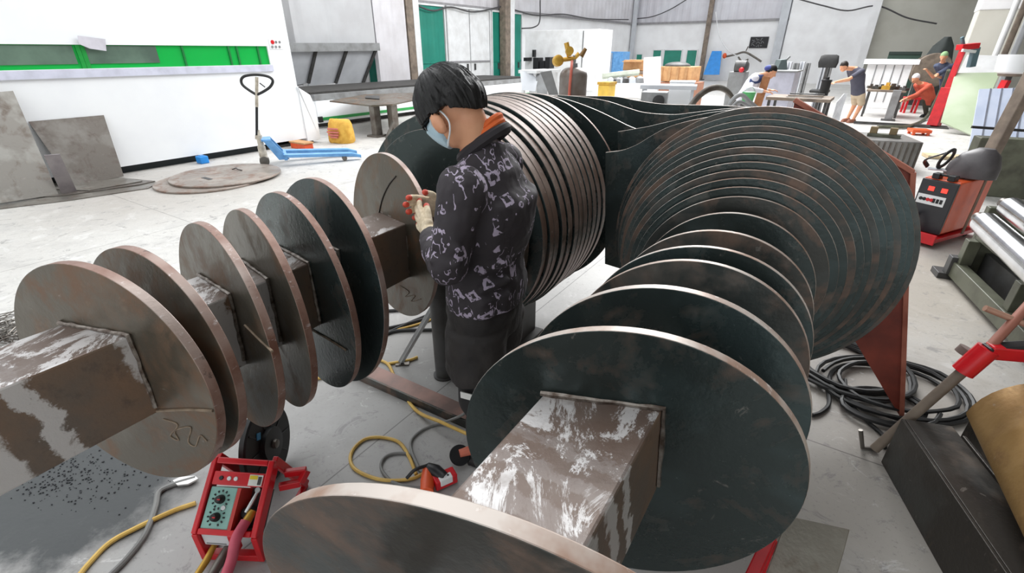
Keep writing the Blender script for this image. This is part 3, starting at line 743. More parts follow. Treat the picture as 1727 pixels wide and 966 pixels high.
# shorts, leggings, shoes
MAT_SHORT = M('black cotton shorts', srgb(40, 37, 37), .8, 0, srgb(50, 46, 44), 10, bump=.004)
mb = MB()
mb.loft([(pel - Z * .10, f * .126, l * .178), (pel - Z * .0, f * .136, l * .184), (hem + Z * .06, f * .124, l * .170)])
for h, k in ((hipL, kneL), (hipR, kneR)):
    mb.loft([(k + Z * .115 + (h - k) * 0, f * .098, l * .088), (h.lerp(k, .55), f * .114, l * .108), (h - Z * .02, f * .122, l * .112)])
so = mb.build('shorts', MAT_SHORT, mroot, voxel=.009, smooth_it=4); folds(so, .022)
for h, k, a in ((hipL, kneL, ankL), (hipR, kneR, ankR)):
    mb = MB(); mb.cap(h.lerp(k, .55), .07, k, .064); mb.cap(k, .064, k.lerp(a, .3) - f * .012, .064); mb.cap(k.lerp(a, .3) - f * .012, .064, a + Z * .02, .043)
    lg = mb.build('legging', M('black legging', srgb(28, 27, 28), .7), mroot, voxel=.01)
    mb = MB(); mb.cap(a - Z * .035 - f * .04, .043, a - Z * .045 + f * .135, .036); mb.cap(a + Z * .0, .046, a - Z * .03, .045)
    mb.box(Fr(a - Z * a.z, math.degrees(math.atan2(f.x, f.y))), -.085, .175, -.045, .045, 0.0, .03)
    mb.build('shoe', M('dark work shoe', srgb(38, 36, 36), .6), mroot, voxel=.007)
# white print on the legging below the hem
c = kneL + l * .068 + Z * .075 - f * .01
mb = MB(); mb.poly([c + f * .028 * x + Z * .014 * y + l * .012 * (1 - abs(x) * .6) for x, y in ((-1, -1), (1, -1), (1, 1), (-1, 1))], l * .004)
mb.build('legging_print', M('white print', srgb(226, 226, 222), .7), mroot)

# gloves: a palm, four bent fingers and a thumb each
def glove(wr, palm_dir, across, back, fingers, parent, thumb_side=1):
    """palm_dir runs wrist to knuckles, across from little finger to index, back is the back of the hand."""
    p, a, b = n_(palm_dir), n_(across), n_(back)
    g = MB(); tips = []
    g.cap(wr - p * .045, .037, wr, .033)
    g.ell(wr + p * .045, (.050, .041, .020), (p, a, b), 18, 12)
    g.cap(wr + p * .02 + a * .025, .018, wr + p * .02 - a * .02, .018)
    for i, (ln, spread, bends) in enumerate(fingers):
        k = wr + p * (.082 - .006 * abs(i - 1.3)) + a * (.030 - .0205 * i)
        d = n_(p + a * spread); ang = 0; q = k - d * .02; r = .0105 if i < 3 else .0092; c = q; 
        for j, (bl, sh) in enumerate(zip(bends, (.46, .30, .24))):
            ang += bl; dd = n_(d * math.cos(ang) - b * math.sin(ang)); L = ln * sh + (.02 if j == 0 else 0)
            nxt = c + dd * L; g.cap(c, r, nxt, r * .95, 12); prev = c; c = nxt
        tips.append((prev.lerp(c, .62), c, r))
    t0 = wr + p * .022 + a * .033 - b * .006; d1 = n_(p * .62 + a * .7 - b * .35); t1 = t0 + d1 * .036; d2 = n_(p * .85 + a * .3 - b * .45); t2 = t1 + d2 * .030
    g.cap(t0, .014, t1, .012, 12); g.cap(t1, .012, t2, .0105, 12); tips.append((t1.lerp(t2, .6), t2, .0105))
    o = g.build('glove', MAT_GLOVE, parent, voxel=.0034, smooth_it=2)
    for x, y, r in tips:
        m = MB(); m.cap(x, r * 1.0, y, r * 1.03, 12); m.build('glove_fingertip', MAT_FTIP, o)
    m = MB()
    for k in range(4): m.tube([wr - p * (.018 + .012 * k) + (a * math.cos(2 * math.pi * q / 20) * .036 + b * math.sin(2 * math.pi * q / 20) * .036) for q in range(20)], .005, 6, True)
    m.build('knit_cuff', MAT_GLOVE, o)
    return o
pdL = n_(V((-.355, 1.66, 1.175)) - wrL)
glove(wrL, pdL, n_(Z * .9 + pdL.cross(Z) * 0 + V((.1, .3, 0))), n_(l * .9 - f * .2), [(.075, .25, (.25, .35, .3)), (.082, .08, (.2, .35, .3)), (.076, -.08, (.25, .4, .3)), (.060, -.25, (.3, .4, .3))], mroot)
pdR = n_(V((-.335, 1.715, 1.185)) - wrR)
glove(wrR, pdR, n_(Z), n_(-l), [(.075, .2, (.35, .5, .4)), (.082, .05, (.35, .5, .4)), (.076, -.08, (.4, .5, .4)), (.060, -.2, (.4, .5, .4))], mroot)
# ------------------------------------------------------------------ foreground floor: wire feeder, wheel, grinders, hoses
def face_on(fr_P, u, v, n):               # small local frame helper: point = P + u*x + v*y + n*z
    return lambda x, y, z=0.0: fr_P + u * x + v * y + n * z
# red wire feeder, open frame leaning back, seen from above
fb = G(372, 966)
wf = thing('wire_feeder', 'red welding wire feeder with two dials on a green panel, beside the black reel', 'wire feeder', (fb.x, fb.y, 0))
# its front slopes: bottom edge on the floor near the camera, top edge raised and further back
bl, br_ = G(318, 902, .15), G(434, 906, .15)
tl, tr = G(359, 776, .32), G(462, 770, .32)
uX = n_((br_ - bl) + (tr - tl)); cB = (bl + br_) / 2; cT = (tl + tr) / 2
vY = n_(cT - cB); uX = n_(uX - vY * uX.dot(vY)); nN = uX.cross(vY)
if nN.z < 0: nN = -nN
HW = ((br_ - bl).length + (tr - tl).length) / 4; HL = (cT - cB).length; cM = (cB + cT) / 2; hl = HL / 2
W3 = face_on(cM, uX, vY, nN)
def wbox(mb, x0, x1, y0, y1, z0, z1):
    P = [W3(x, y, z) for z in (z0, z1) for x, y in ((x0, y0), (x1, y0), (x1, y1), (x0, y1))]
    return mb.add(P, [(0, 1, 2, 3), (7, 6, 5, 4), (0, 4, 5, 1), (1, 5, 6, 2), (2, 6, 7, 3), (3, 7, 4, 0)])
w = HW
mb = MB()
wbox(mb, -w, -w + .020, -hl, hl, -.05, 0); wbox(mb, w - .022, w, -hl, hl, -.05, 0)
wbox(mb, -w + .021, w - .023, hl - .022, hl, -.05, 0); wbox(mb, -w + .021, w - .023, hl - .096, hl - .048, -.05, -.004)
wbox(mb, -w + .021, w - .023, -hl, -hl + .02, -.05, -.002)
mb.build('front_frame', MAT_RED, wf, bevel=.004)
for sx in (-1, 1):                        # A-frame sides down to the floor behind
    mb = MB(); t_ = W3(sx * (w - .010), hl, -.02); b_ = V((t_.x, t_.y, 0)) + V((vY.x, vY.y, 0)).normalized() * .14 + Z * .012
    lo_ = W3(sx * (w - .011), -hl + .012, -.02); lf = V((lo_.x, lo_.y, .012))
    mb.bar(t_, b_, .02, .035); mb.bar(lo_, lf, .022, .045, up=V((0, 1, 0))); mb.bar(lf, b_, .02, .022)
    mb.build('side_frame', MAT_RED, wf, bevel=.003)
mb = MB(); q = [W3(w + .005, hl * .30, -.08), W3(w + .075, hl * .45, -.10), W3(w + .09, hl * .80, -.10)]
mb.bar(q[0], q[1], .02, .03); mb.bar(q[1], q[2], .02, .03); mb.bar(q[2], W3(w + .01, hl * .68, -.09), .02, .03); mb.build('side_bracket', MAT_RED, wf, bevel=.003)
yT, yB = hl - .102, -hl + .012
mb = MB(); wbox(mb, -w + .024, .005, yB, yT, -.10, -.008); gp = mb.build('control_panel', M('sea green panel', srgb(140, 186, 176), .5, 0, srgb(126, 172, 162), 8), wf, bevel=.003)
mb = MB(); wbox(mb, .007, .020, yB, yT, -.10, -.003); mb.build('panel_edge', M('red plastic strip', srgb(196, 60, 52), .5), wf)
for k, yy in enumerate((yT - .042, yB + .046)):
    cx = -w / 2 + .012; c = W3(cx, yy, -.008)
    mb = MB(); mb.lathe(c, nN, [(0, .016), (.010, .015), (.022, .012), (.024, .010)], 20); mb.build('dial_knob', MAT_BLACK, gp)
    mb = MB()
    for a in range(11):
        th = R_(-60 + 30 * a); p = c + uX * math.cos(th) * .025 + vY * math.sin(th) * .025
        mb.bar(p - nN * .0, p + nN * .0015 + (uX * math.cos(th) + vY * math.sin(th)) * .007, .005, .003, up=nN)
    mb.build('dial_scale', MAT_BLACKM, gp)
    mb = MB(); mb.bar(c + nN * .025, c + nN * .025 + uX * .010, .004, .002, up=nN); mb.build('knob_pointer', MAT_RED, gp)
mb = MB(); mb.lathe(W3(-w / 2 + .03, (yT + yB) / 2 + .004, -.008), nN, [(0, .008), (.004, .008)], 14); mb.build('push_button', MAT_OFFWHITE, gp)
for k, xx in enumerate((-.055, -.025, .0)):
    mb = MB(); mb.lathe(W3(xx - .01, hl - .072, -.004), nN, [(0, .008), (.004, .007)], 14); mb.build('socket' if k == 0 else 'screw_head', MAT_BLACKM if k == 0 else MAT_OFFWHITE, wf)
mb = MB(); wbox(mb, .04, w - .028, hl - .092, hl - .054, -.0035, -.0015); lb = mb.build('rating_label', M('white label', srgb(232, 232, 226), .5), wf)
mb = MB(); wbox(mb, .042, .04 + (w - .068) * .62, hl - .070, hl - .057, -.0013, -.0003); mb.build('yellow_band', M('yellow print', srgb(232, 206, 40), .5), lb)
mb = MB(); wbox(mb, .04 + (w - .068) * .68, w - .032, hl - .088, hl - .060, -.0013, -.0003); mb.build('dark_symbol', MAT_DGREY, lb)
mb = MB(); a_, c_ = W3(-w + .02, -hl + .012, -.02), W3(w - .02, -hl + .012, -.02); mb.bar(V((a_.x, a_.y, .016)), V((c_.x, c_.y, .016)), .03, .03); mb.build('bottom_rail', MAT_RED, wf, bevel=.003)
# the drive: plate, motor, tension arm
mb = MB(); wbox(mb, .022, w - .024, yB, yT, -.11, -.09); mb.build('drive_plate', MAT_DGREY, wf)
mb = MB()
for x, y, r in ((.045, -.055, .022), (.066, -.085, .02), (.045, -.095, .016)): mb.lathe(W3(x, y, -.088), nN, [(0, r), (.05, r), (.056, r * .8)], 18)
mb.build('drive_roller', MAT_BLACKM, wf)
mb = MB(); mb.tube([W3(.050, -.05, -.02), W3(.064, -.02, -.015), W3(.078, .022, -.015)], [.007, .008, .006], 10); mb.lathe(W3(.080, .026, -.03), nN, [(0, .010), (.026, .010)], 12); mb.build('tension_arm', M('zinc lever', srgb(186, 190, 190), .3, .8), wf)
# name plate: white strip with a printed line
fo = n_(V((-uX.y, uX.x, 0)) * (-1 if V((-uX.y, uX.x, 0)).y > 0 else 1)); bB = W3(0, -hl, 0); bB.z = 0
def vbox(mb, x0, x1, z0, z1, n0, n1):
    P = [bB + uX * x + Z * z + fo * n for n in (n0, n1) for x, z in ((x0, z0), (x1, z0), (x1, z1), (x0, z1))]
    return mb.add(P, [(0, 1, 2, 3), (7, 6, 5, 4), (0, 4, 5, 1), (1, 5, 6, 2), (2, 6, 7, 3), (3, 7, 4, 0)])
mb = MB(); vbox(mb, -w + .026, .012, .078, .142, -.03, -.012); np_ = mb.build('name_plate', M('white plate', srgb(220, 224, 226), .4), wf, bevel=.003)
mb = MB(); vbox(mb, -w + .036, -.01, .086, .091, -.0118, -.0105); mb.build('printed_line', MAT_GREY, np_)
mb = MB(); vbox(mb, .014, .034, .06, .150, -.03, .002); mb.build('plate_cover', MAT_RED, wf, bevel=.003)

# connectors and hoses out of the bottom of the feeder
def hz_(x, z, n): return bB + uX * x + Z * z + fo * n
mb = MB(); mb.tube([hz_(-.068, .065, -.03), hz_(-.07, .05, .03), hz_(-.085, .03, .10), hz_(-.10, .02, .18)], [.010, .013, .011, .010], 10); mb.build('brass_fitting', MAT_YELLOW, wf)
mb = MB(); mb.tube([hz_(-.015, .065, -.03), hz_(-.017, .055, .02), hz_(-.03, .035, .09), hz_(-.04, .025, .2)], [.013, .018, .016, .013], 10); mb.build('grey_connector', MAT_STEEL, wf)
mb = MB(); mb.tube(spline([W3(.062, -hl + .05, -.012), W3(.055, -hl - .005, .012), hz_(.05, .10, .06), hz_(.035, .05, .14), hz_(.025, .03, .28)], 5), .019, 10); mb.build('pink_torch_hose', M('pink red hose', srgb(202, 84, 104), .5, 0, srgb(180, 70, 90), 10), wf)
mb = MB(); mb.tube([W3(.070, -hl + .085, -.03), W3(.062, -hl + .045, -.014)], [.014, .017], 10); mb.build('brass_nut', MAT_YELLOW, wf)

# black reel / wheel standing behind the feeder
wc = G(470, 800); 
wr_ = .178; wdir = n_(V((1, -.02, .06)))
rw = thing('wire_reel', 'black round wire reel with a blue sticker, leaning behind the red feeder', 'reel', (wc.x, wc.y, 0))
up_ = n_(Z - wdir * wdir.z); cw = V((wc.x, wc.y, 0)) + up_ * wr_ + wdir * .012 + Z * .006
mb = MB(); mb.lathe(cw - wdir * .03, wdir, [(0, wr_ * .96), (.006, wr_), (.024, wr_), (.03, wr_ * .96)], 40); mb.build('flange', MAT_BLACK, rw, bevel=.002)
mb = MB()
for k in range(10):
    th = 2 * math.pi * k / 10; d = up_ * math.cos(th) + wdir.cross(up_) * math.sin(th)
    mb.bar(cw + d * wr_ * .42, cw + d * wr_ * .92, .006, .006, up=wdir)
mb.build('flange_ribs', MAT_BLACKM, rw)
mb = MB(); mb.lathe(cw, wdir, [(0, wr_ * .42), (.02, wr_ * .40), (.022, wr_ * .25)], 28); mb.build('hub', MAT_BLACKM, rw)
mb = MB(); mb.lathe(cw + wdir * .022, wdir, [(0, .020), (.012, .018), (.014, .008)], 16); mb.build('axle_nut', MAT_STEEL, rw)
mb = MB(); d = up_ * .72 + wdir.cross(up_) * .42
mb.bar(cw + wdir * .003 + d * wr_ * .55 + up_ * .03, cw + wdir * .003 + d * wr_ * .75 - up_ * .02, .024, .004, up=wdir); mb.build('blue_sticker', M('blue print', srgb(70, 150, 200), .5), rw)

# rust plate on the floor between the screws
fp0, fp1 = G(588, 634), G(806, 732); dd = n_(fp1 - fp0); pn = V((-dd.y, dd.x, 0))
mb = MB(); mb.poly([fp0 + Z * .012, fp1 + dd * .25 + Z * .012, fp1 + dd * .25 + pn * .12 + Z * .012, fp0 + dd * .02 + pn * .14 + Z * .012], Z * .006)
ch = thing('floor_channel', 'reddish steel channel lying on the floor at the man\'s feet', 'steel channel', fp0.lerp(fp1, .5))
mb.build('web', M('rusty pink brown steel', srgb(150, 118, 108), .5, .2, srgb(118, 98, 92), 6), ch)
mb = MB(); mb.poly([fp0, fp1 + dd * .25, fp1 + dd * .25 + pn * .012, fp0 + pn * .012], Z * .05); mb.build('flange', MAT_RUSTY, ch, bevel=.002)

# inclined grey steel prop
p, q = G(676, 614), None
q = DY(741, 500, p.y - .02); q.z = min(q.z, .70)
sp_t = thing('steel_prop', 'thin grey angle-iron prop leaning up against the pipe post', 'prop', p)
mb = MB(); d = n_(q - p); s1 = n_(d.cross(V((0, 1, 0)))); s2 = s1.cross(d)
mb.bar(p + Z * .012, q, .034, .005, up=s2); mb.bar(p + Z * .012 + s1 * .0, q, .005, .034, up=s2); mb.build('angle_bar', M('bright galvanised angle', srgb(184, 186, 186), .35, .3), sp_t)
mb = MB(); mb.bar(p + V((-.03, 0, .005)), p + V((.05, .01, .005)), .05, .008); mb.build('toe_plate', MAT_STEEL, sp_t)

# hoses and cables on the floor
def floor_cable(px, r, m, label, z=None, cat='cable', group=None, ext=()):
    pts = [G(*c[:2], r * 1.05 + (c[2] if len(c) > 2 else 0)) for c in px] + list(ext)
    mb = MB(); mb.tube(spline(pts, 8), r, 8); return mb.build('floor_cable', m, label=label, cat=cat, group=group)
MAT_YC = M('yellow hose', srgb(214, 178, 96), .5, 0, srgb(190, 152, 70), 9); MAT_GC = M('grey cable', srgb(126, 126, 124), .55)
floor_cable([(500, 640), (545, 636), (585, 615), (620, 606), (652, 612), (668, 640), (700, 690), (745, 712, .05), (780, 728, .05), (830, 750, .05), (900, 790)], .009, MAT_YC, 'yellow hose curving over the rust steel channel from the left auger')
floor_cable([(655, 613), (690, 607), (704, 602)], .009, MAT_YC, 'short yellow hose end by the foot of the grey prop')
floor_cable([(720, 795), (690, 808), (640, 808), (598, 790), (592, 765), (612, 742), (640, 737), (672, 745), (690, 770), (702, 800)], .008, MAT_YC, 'yellow hose looped on the floor beside the orange grinder')
floor_cable([(742, 818), (700, 822), (662, 812), (643, 790), (648, 772), (668, 764), (695, 768), (706, 790), (722, 800)], .007, MAT_GC, 'grey cable looped on the floor beside the yellow loop', z=0)
floor_cable([(706, 788, .012), (694, 760, .012), (694, 742), (712, 725), (740, 715), (775, 702, .055), (800, 686, .055), (830, 668)], .007, MAT_GC, 'grey cable running up from the loop over the rust channel')
floor_cable([(130, 975), (150, 950), (185, 915), (230, 890), (290, 862), (330, 848)], .010, MAT_YC, 'yellow hose coming out left of the red wire feeder')
floor_cable([(180, 975), (215, 940), (245, 900), (262, 855), (268, 830), (290, 818), (330, 806)], .011, MAT_GC, 'grey hose running under the left auger\'s nearest plate')
for k, (px, lab) in enumerate([([(600, 575), (650, 562), (700, 540), (745, 522)], 'upper black cable crossing behind the grey prop'), ([(590, 560), (660, 552), (720, 536), (760, 520)], 'thin black cable higher up behind the grey prop'), ([(640, 580), (640, 570), (668, 558), (720, 556), (760, 556)], 'black cable curled on the floor by the pipe post'), ([(600, 530), (640, 525), (690, 520), (700, 505)], 'black cable under the bottom of the grey flight plate')]):
    floor_cable(px, .011, MAT_BLACK, lab, group='black cables behind the grey prop')
floor_cable([(580, 570), (640, 562), (700, 548), (750, 530)], .008, MAT_YC, 'yellow thin hose among the black cables behind the prop')

# orange angle grinder lying by the shaft
gp0 = G(722, 832)
ag = thing('angle_grinder', 'orange angle grinder lying on the floor left of the right shaft', 'grinder', gp0)
a_, b_ = G(720, 830, .04), G(722, 790, .045)
mb = MB(); mb.tube([a_, a_.lerp(b_, .45), b_], [.028, .030, .024], 14); mb.build('body', MAT_ORANGE, ag, bevel=.002)
h_ = G(750, 806, .05)
mb = MB(); mb.tube([b_, b_.lerp(h_, .5) + Z * .01, h_], [.026, .03, .024], 14); mb.build('gear_head', MAT_BLACKM, ag)
mb = MB(); mb.tube(spline([b_ + Z * .02, G(700, 792, .07), G(686, 806, .04)], 6), .008, 8); mb.build('wire_guard', MAT_BLACK, ag)
e_ = G(752, 808, .03)
fe = Fr((e_.x, e_.y, 0), 60); mb = MB(); mb.box(fe, -.055, .045, -.028, .028, .012, .062); mb.build('switch_box', MAT_RED, ag, bevel=.006)
mb = MB(); mb.box(fe, -.035, .022, -.0, .03, .030, .066); bx = mb.build('white_socket', MAT_OFFWHITE, ag, bevel=.004)
mb = MB()
for k in (-.018, .006): mb.lathe(fe.P(k, .014, .066), Z, [(0, .005), (.0015, .005)], 8)
mb.build('socket_hole', MAT_BLACK, bx)
# second grinder with a disc, half hidden by the shaft
g2 = G(776, 780); t = thing('angle_grinder', 'small grinder with black disc half hidden behind the right shaft', 'grinder', g2)
mb = MB(); mb.lathe(g2 + Z * .045, n_(V((.25, -.5, .85))), [(0, .046), (.006, .048), (.010, .046)], 28); mb.build('disc_guard', MAT_BLACKM, t)
mb = MB(); mb.tube([g2 + Z * .045 + V((.0, 0, .012)), g2 + V((.045, .02, .055)), g2 + V((.12, .05, .04))], [.018, .022, .020], 10); mb.build('body', M('salmon plastic', srgb(216, 120, 96), .5), t)

# silver scrap under the first left plate, wire shavings further left
mb = MB(); p = G(318, 815); mb.poly([G(x, y, .012) for x, y in ((292, 812), (305, 806), (330, 804), (335, 809), (318, 818), (300, 820))], Z * .008); mb.build('foil_scrap', M('crumpled silver foil', srgb(226, 224, 222), .3, .7), label='scrap of silver metal on the floor under the left auger', cat='scrap')
mb = MB(); rnd = random.Random(3)
for k in range(90):
    c = G(rnd.uniform(-30, 70), rnd.uniform(545, 590)); a = rnd.uniform(0, 6.28); L = rnd.uniform(.05, .16)
    d = V((math.cos(a), math.sin(a), 0)); z = rnd.uniform(.005, .07)
    mb.tube([c - d * L + Z * z, c + V((0, 0, z + .02)) + V((d.y, -d.x, 0)) * .03, c + d * L + Z * z], .0035, 5)
mb.build('wire_shavings', MAT_STEEL, label='heap of grey wire shavings on the floor at the left edge', cat='scrap', kind='stuff')
mb = MB()
for k in range(420):
    c = G(rnd.gauss(105, 70), rnd.gauss(800, 24)); s_ = rnd.uniform(.0015, .005)
    mb.ell(c + Z * s_ * .6, (s_, s_ * rnd.uniform(.6, 1.2), s_ * .7), seg=5, ring=4)
mb.build('slag_grit', M('black slag', srgb(48, 50, 54), .6), label='black slag grit scattered on the floor under the left shaft', cat='grit', kind='stuff')
# ------------------------------------------------------------------ right side: welder, roller machine, trough, vise, cables
p = G(1550, 408); wfr = Fr(p, 64)
D0 = p.y
def wp(x, y, off=0.0): return PL(x, y, wfr.O + wfr.A * off, wfr.A)
we = thing('welding_machine', 'orange and black welding machine on a cart behind the rust-red gusset', 'welder', p)
zl, zh = .12, wfr.L(wp(1606, 306))[2]
bL, bR = wfr.L(wp(1528, 380))[1], wfr.L(wp(1592, 380))[1]
print_ = None
MAT_WBLK = M('black front panel', srgb(46, 46, 50), .4)
mb = MB(); mb.box(wfr, .0, .62, bL, bR, zl, zh); mb.build('case', MAT_ORANGE, we, bevel=.012)
mb = MB(); mb.box(wfr, -.03, -.001, bL - .0, bR - .0, zl, zh - .01); fp_ = mb.build('front_panel', MAT_WBLK, we, bevel=.006)
wd = bR - bL
for k in (.26, .62):
    mb = MB(); mb.box(wfr, -.036, -.0305, bL + wd * k, bL + wd * (k + .16), zh - .11, zh - .07)
    t_ = NT('red led display'); t_.p.inputs['Emission Color'].default_value = (1, .05, .03, 1); t_.p.inputs['Emission Strength'].default_value = 1.2; t_.out((.5, .02, .02), .4)
    mb.build('led_display', t_.m, fp_)
mb = MB(); mb.box(wfr, -.034, -.0305, bL + wd * .05, bL + wd * .82, zh - .24, zh - .15); nb = mb.build('name_strip', MAT_OFFWHITE, fp_)
for k in range(7):
    mb = MB(); x0 = bL + wd * (.09 + .10 * k); mb.lathe(wfr.P(-.034, x0 + .02, zh - .195), -wfr.A, [(0, .017), (.006, .014)], 10) if k < 4 else mb.box(wfr, -.037, -.0342, x0, x0 + .022, zh - .215, zh - .175)
    mb.build('knob' if k < 4 else 'letter_block', MAT_RED if k in (2, 3) else MAT_BLACKM, nb)
mb = MB(); mb.tube(spline([wfr.P(-.03, bL + .06, zl + .14), wfr.P(-.12, bL + .08, zl + .16), wfr.P(-.12, bL + .14, zl + .04), wfr.P(-.05, bL + .2, .03)], 5), .02, 8); mb.build('output_lead', MAT_BLACK, we)
mb = MB(); mb.box(wfr, -.12, .75, bL - .03, bR + .03, .06, .10); mb.box(wfr, -.14, -.12, bL - .03, bR + .03, .04, .14); mb.build('cart_tray', MAT_RED, we, bevel=.004)
for a in (.0, .6):
    for b in (bL + .02, bR - .05):
        mb = MB(); mb.lathe(wfr.P(a, b, .04), wfr.B, [(0, .04), (.03, .04)], 18); mb.build('cart_wheel', MAT_BLACK, we)
mb = MB()
for b in (bL + .06, bL + wd * .62): mb.box(wfr, -.02, .06, b, b + .06, zh + .0, zh + .05)
mb.box(wfr, .0, .02, bL + .08, bL + wd * .62, zh + .03, zh + .05); mb.build('carry_handle', MAT_BLACKM, we, bevel=.006)
h0 = [wfr.P(.3, bR + .05, .1), wfr.P(.3, bR + .05, zh + .13), wfr.P(.28, bR + .02, zh + .17), wfr.P(.26, bR - .22, zh + .17)]
mb = MB(); mb.tube(spline(h0, 5), .012, 8); mb.build('cart_push_bar', MAT_COLBROWN, we)
# helmet lying on the welder
hc = wfr.P(.30, bL + wd * .55, zh + .02)
hm = thing('welding_helmet', 'black welding helmet lying on top of the orange welding machine', 'helmet', hc)
mb = MB(); mb.loft([(hc + Z * .0 + wfr.B * .05, wfr.A * .15, wfr.B * .20), (hc + Z * .10 + wfr.B * .06, wfr.A * .15, wfr.B * .19), (hc + Z * .20 + wfr.B * .08, wfr.A * .12, wfr.B * .14), (hc + Z * .26 + wfr.B * .10, wfr.A * .05, wfr.B * .06)]); mb.build('shell', M('dark grey shell', srgb(84, 80, 82), .45, 0, srgb(66, 62, 64), 6), hm)
c = hc + Z * .13 - wfr.B * .15 - wfr.A * .06
mb = MB(); mb.tube([c + wfr.A * .09 * math.cos(q) + (wfr.B * .3 + Z) * .085 * math.sin(q) for q in [2 * math.pi * k / 20 for k in range(20)]], .02, 8, True, sq=.6); mb.build('headband', MAT_BLACK, hm)
mb = MB(); mb.tube(spline([c - wfr.B * .02 + Z * .05, c - wfr.B * .16 - Z * .04, hc - wfr.B * .30 + Z * .02], 5), .022, 8, sq=.4); mb.build('strap', MAT_BLACKM, hm)
mb = MB(); mb.box(Fr(hc - wfr.B * .16 - wfr.A * .08 - Z * 0, 36), -.05, .05, -.09, .09, .02, .03); mb.build('visor_glass', MAT_LGREY, hm)

# plate rolling machine: olive bed frame with two bright rollers
r0 = G(1582, 462); rdir = n_(G(1727, 655) - G(1568, 465)); rdir.z = 0; raz = math.degrees(math.atan2(rdir.x, rdir.y))
FRM = Fr(r0, raz)                         # a runs towards the right edge of the frame (away from the gusset), b to the viewer's left... resolved by sign
sgn = 1 if FRM.B.dot(V((1, 0, 0))) > 0 else -1
rm = thing('rolling_machine', 'olive green plate rolling machine with two bright steel rollers at right edge', 'machine', r0)
Lm = 3.2
sb = lambda b: b * sgn
def rbox(mb, a0, a1, b0, b1, z0, z1):
    b0, b1 = sorted((sb(b0), sb(b1))); return mb.box(FRM, a0, a1, b0, b1, z0, z1)
mb = MB(); rbox(mb, .05, Lm, 0.02, .10, .04, .16); rbox(mb, .05, Lm, .10, .16, .36, .48); mb.build('front_beam', MAT_OLIVE, rm, bevel=.006)
for a in (.08, .92, 1.8, 2.7):
    mb = MB(); rbox(mb, a, a + .08, .04, .12, .16, .36); mb.build('frame_post', MAT_OLIVE, rm, bevel=.004)
mb = MB(); rbox(mb, .05, Lm, .20, .75, .02, .26); mb.build('bed_trough', MAT_DGREY, rm)
mb = MB(); rbox(mb, .02, .09, .10, .95, .0, .62); mb.build('end_cheek', MAT_OLIVE, rm, bevel=.008)
mb = MB(); rbox(mb, .05, Lm, .78, .9, .0, .5); mb.build('back_beam', MAT_OLIVE, rm, bevel=.006)
mb = MB(); rbox(mb, -.06, .10, -.04, .2, .0, .05); rbox(mb, .04, .12, .0, .14, .05, .2); mb.build('foot', MAT_DGREY, rm, bevel=.004)
def roller(x0, y0, x1, y1, r, z):
    p, q = G(x0, y0, z), G(x1, y1, z); d = n_(q - p); L = max((q - p).length, 1.5)
    mb = MB(); mb.lathe(p, d, [(0, r * .8), (.012, r), (L, r)], 36); o = mb.build('roller', MAT_CHROME, rm)
    mb = MB(); mb.lathe(p - d * .14, d, [(0, r * .5), (.139, r * .5)], 20); mb.build('journal', MAT_STEEL, o)
roller(1660, 376, 1775, 480, .078, .62)
roller(1704, 350, 1800, 420, .078, .66)
# uprights behind the rollers
p = G(1690, 330); mb = MB(); mb.box(Fr(p, raz), -.12, .12, -.35, .5, 0, .72); mb.build('head_stock', MAT_OLIVE, rm, bevel=.01)
p = DY(1690, 190, 5.2); q = DY(1740, 60, 5.2)
mb = MB(); mb.bar(V((G(1600, 330).x, G(1600, 330).y, .9)) * 0 + DY(1655, 290, 5.6), DY(1745, 120, 5.6), .14, .1); mb.build('lifting_arm', MAT_COLBROWN, rm, bevel=.01)

# rubble of the bottom right: dark trough channel
p0, p1, p2 = G(1478, 765), G(1600, 985), G(1490, 745, .0)
d = n_(p1 - p0); FT = Fr(p0, math.degrees(math.atan2(d.x, d.y)))
s_ = 1 if FT.B.x > 0 else -1
def tbox(mb, a0, a1, b0, b1, z0, z1):
    b0, b1 = sorted((b0 * s_, b1 * s_)); return mb.box(FT, a0, a1, b0, b1, z0, z1)
MAT_TROUGH = mat_plate('dark steel channel', srgb(62, 58, 54), srgb(96, 84, 74), .45, .38)
tr_ = thing('steel_channel', 'big dark steel channel section lying at the bottom right corner', 'steel channel', p0)
mb = MB(); tbox(mb, .05, 1.5, .0, .014, .0, .26); mb.build('side_plate', MAT_TROUGH, tr_, bevel=.003)
mb = MB(); tbox(mb, .05, 1.5, .0145, .19, .246, .26); mb.build('top_plate', MAT_TROUGH, tr_, bevel=.003)
mb = MB(); tbox(mb, .05, 1.5, .24, .255, .0, .22); tbox(mb, .05, 1.5, .256, .52, .0, .015); mb.build('inner_plate', MAT_TROUGH, tr_, bevel=.003)
ang = thing('angle_section', 'dark steel angle lying beside the yellow guard at the bottom right', 'steel channel', FT.P(.1, .5 * s_, 0))
mb = MB(); tbox(mb, -.12, 1.4, .36, .375, .016, .30); tbox(mb, -.12, 1.4, .376, .60, .285, .30); mb.build('angle', MAT_TROUGH, ang, bevel=.003)

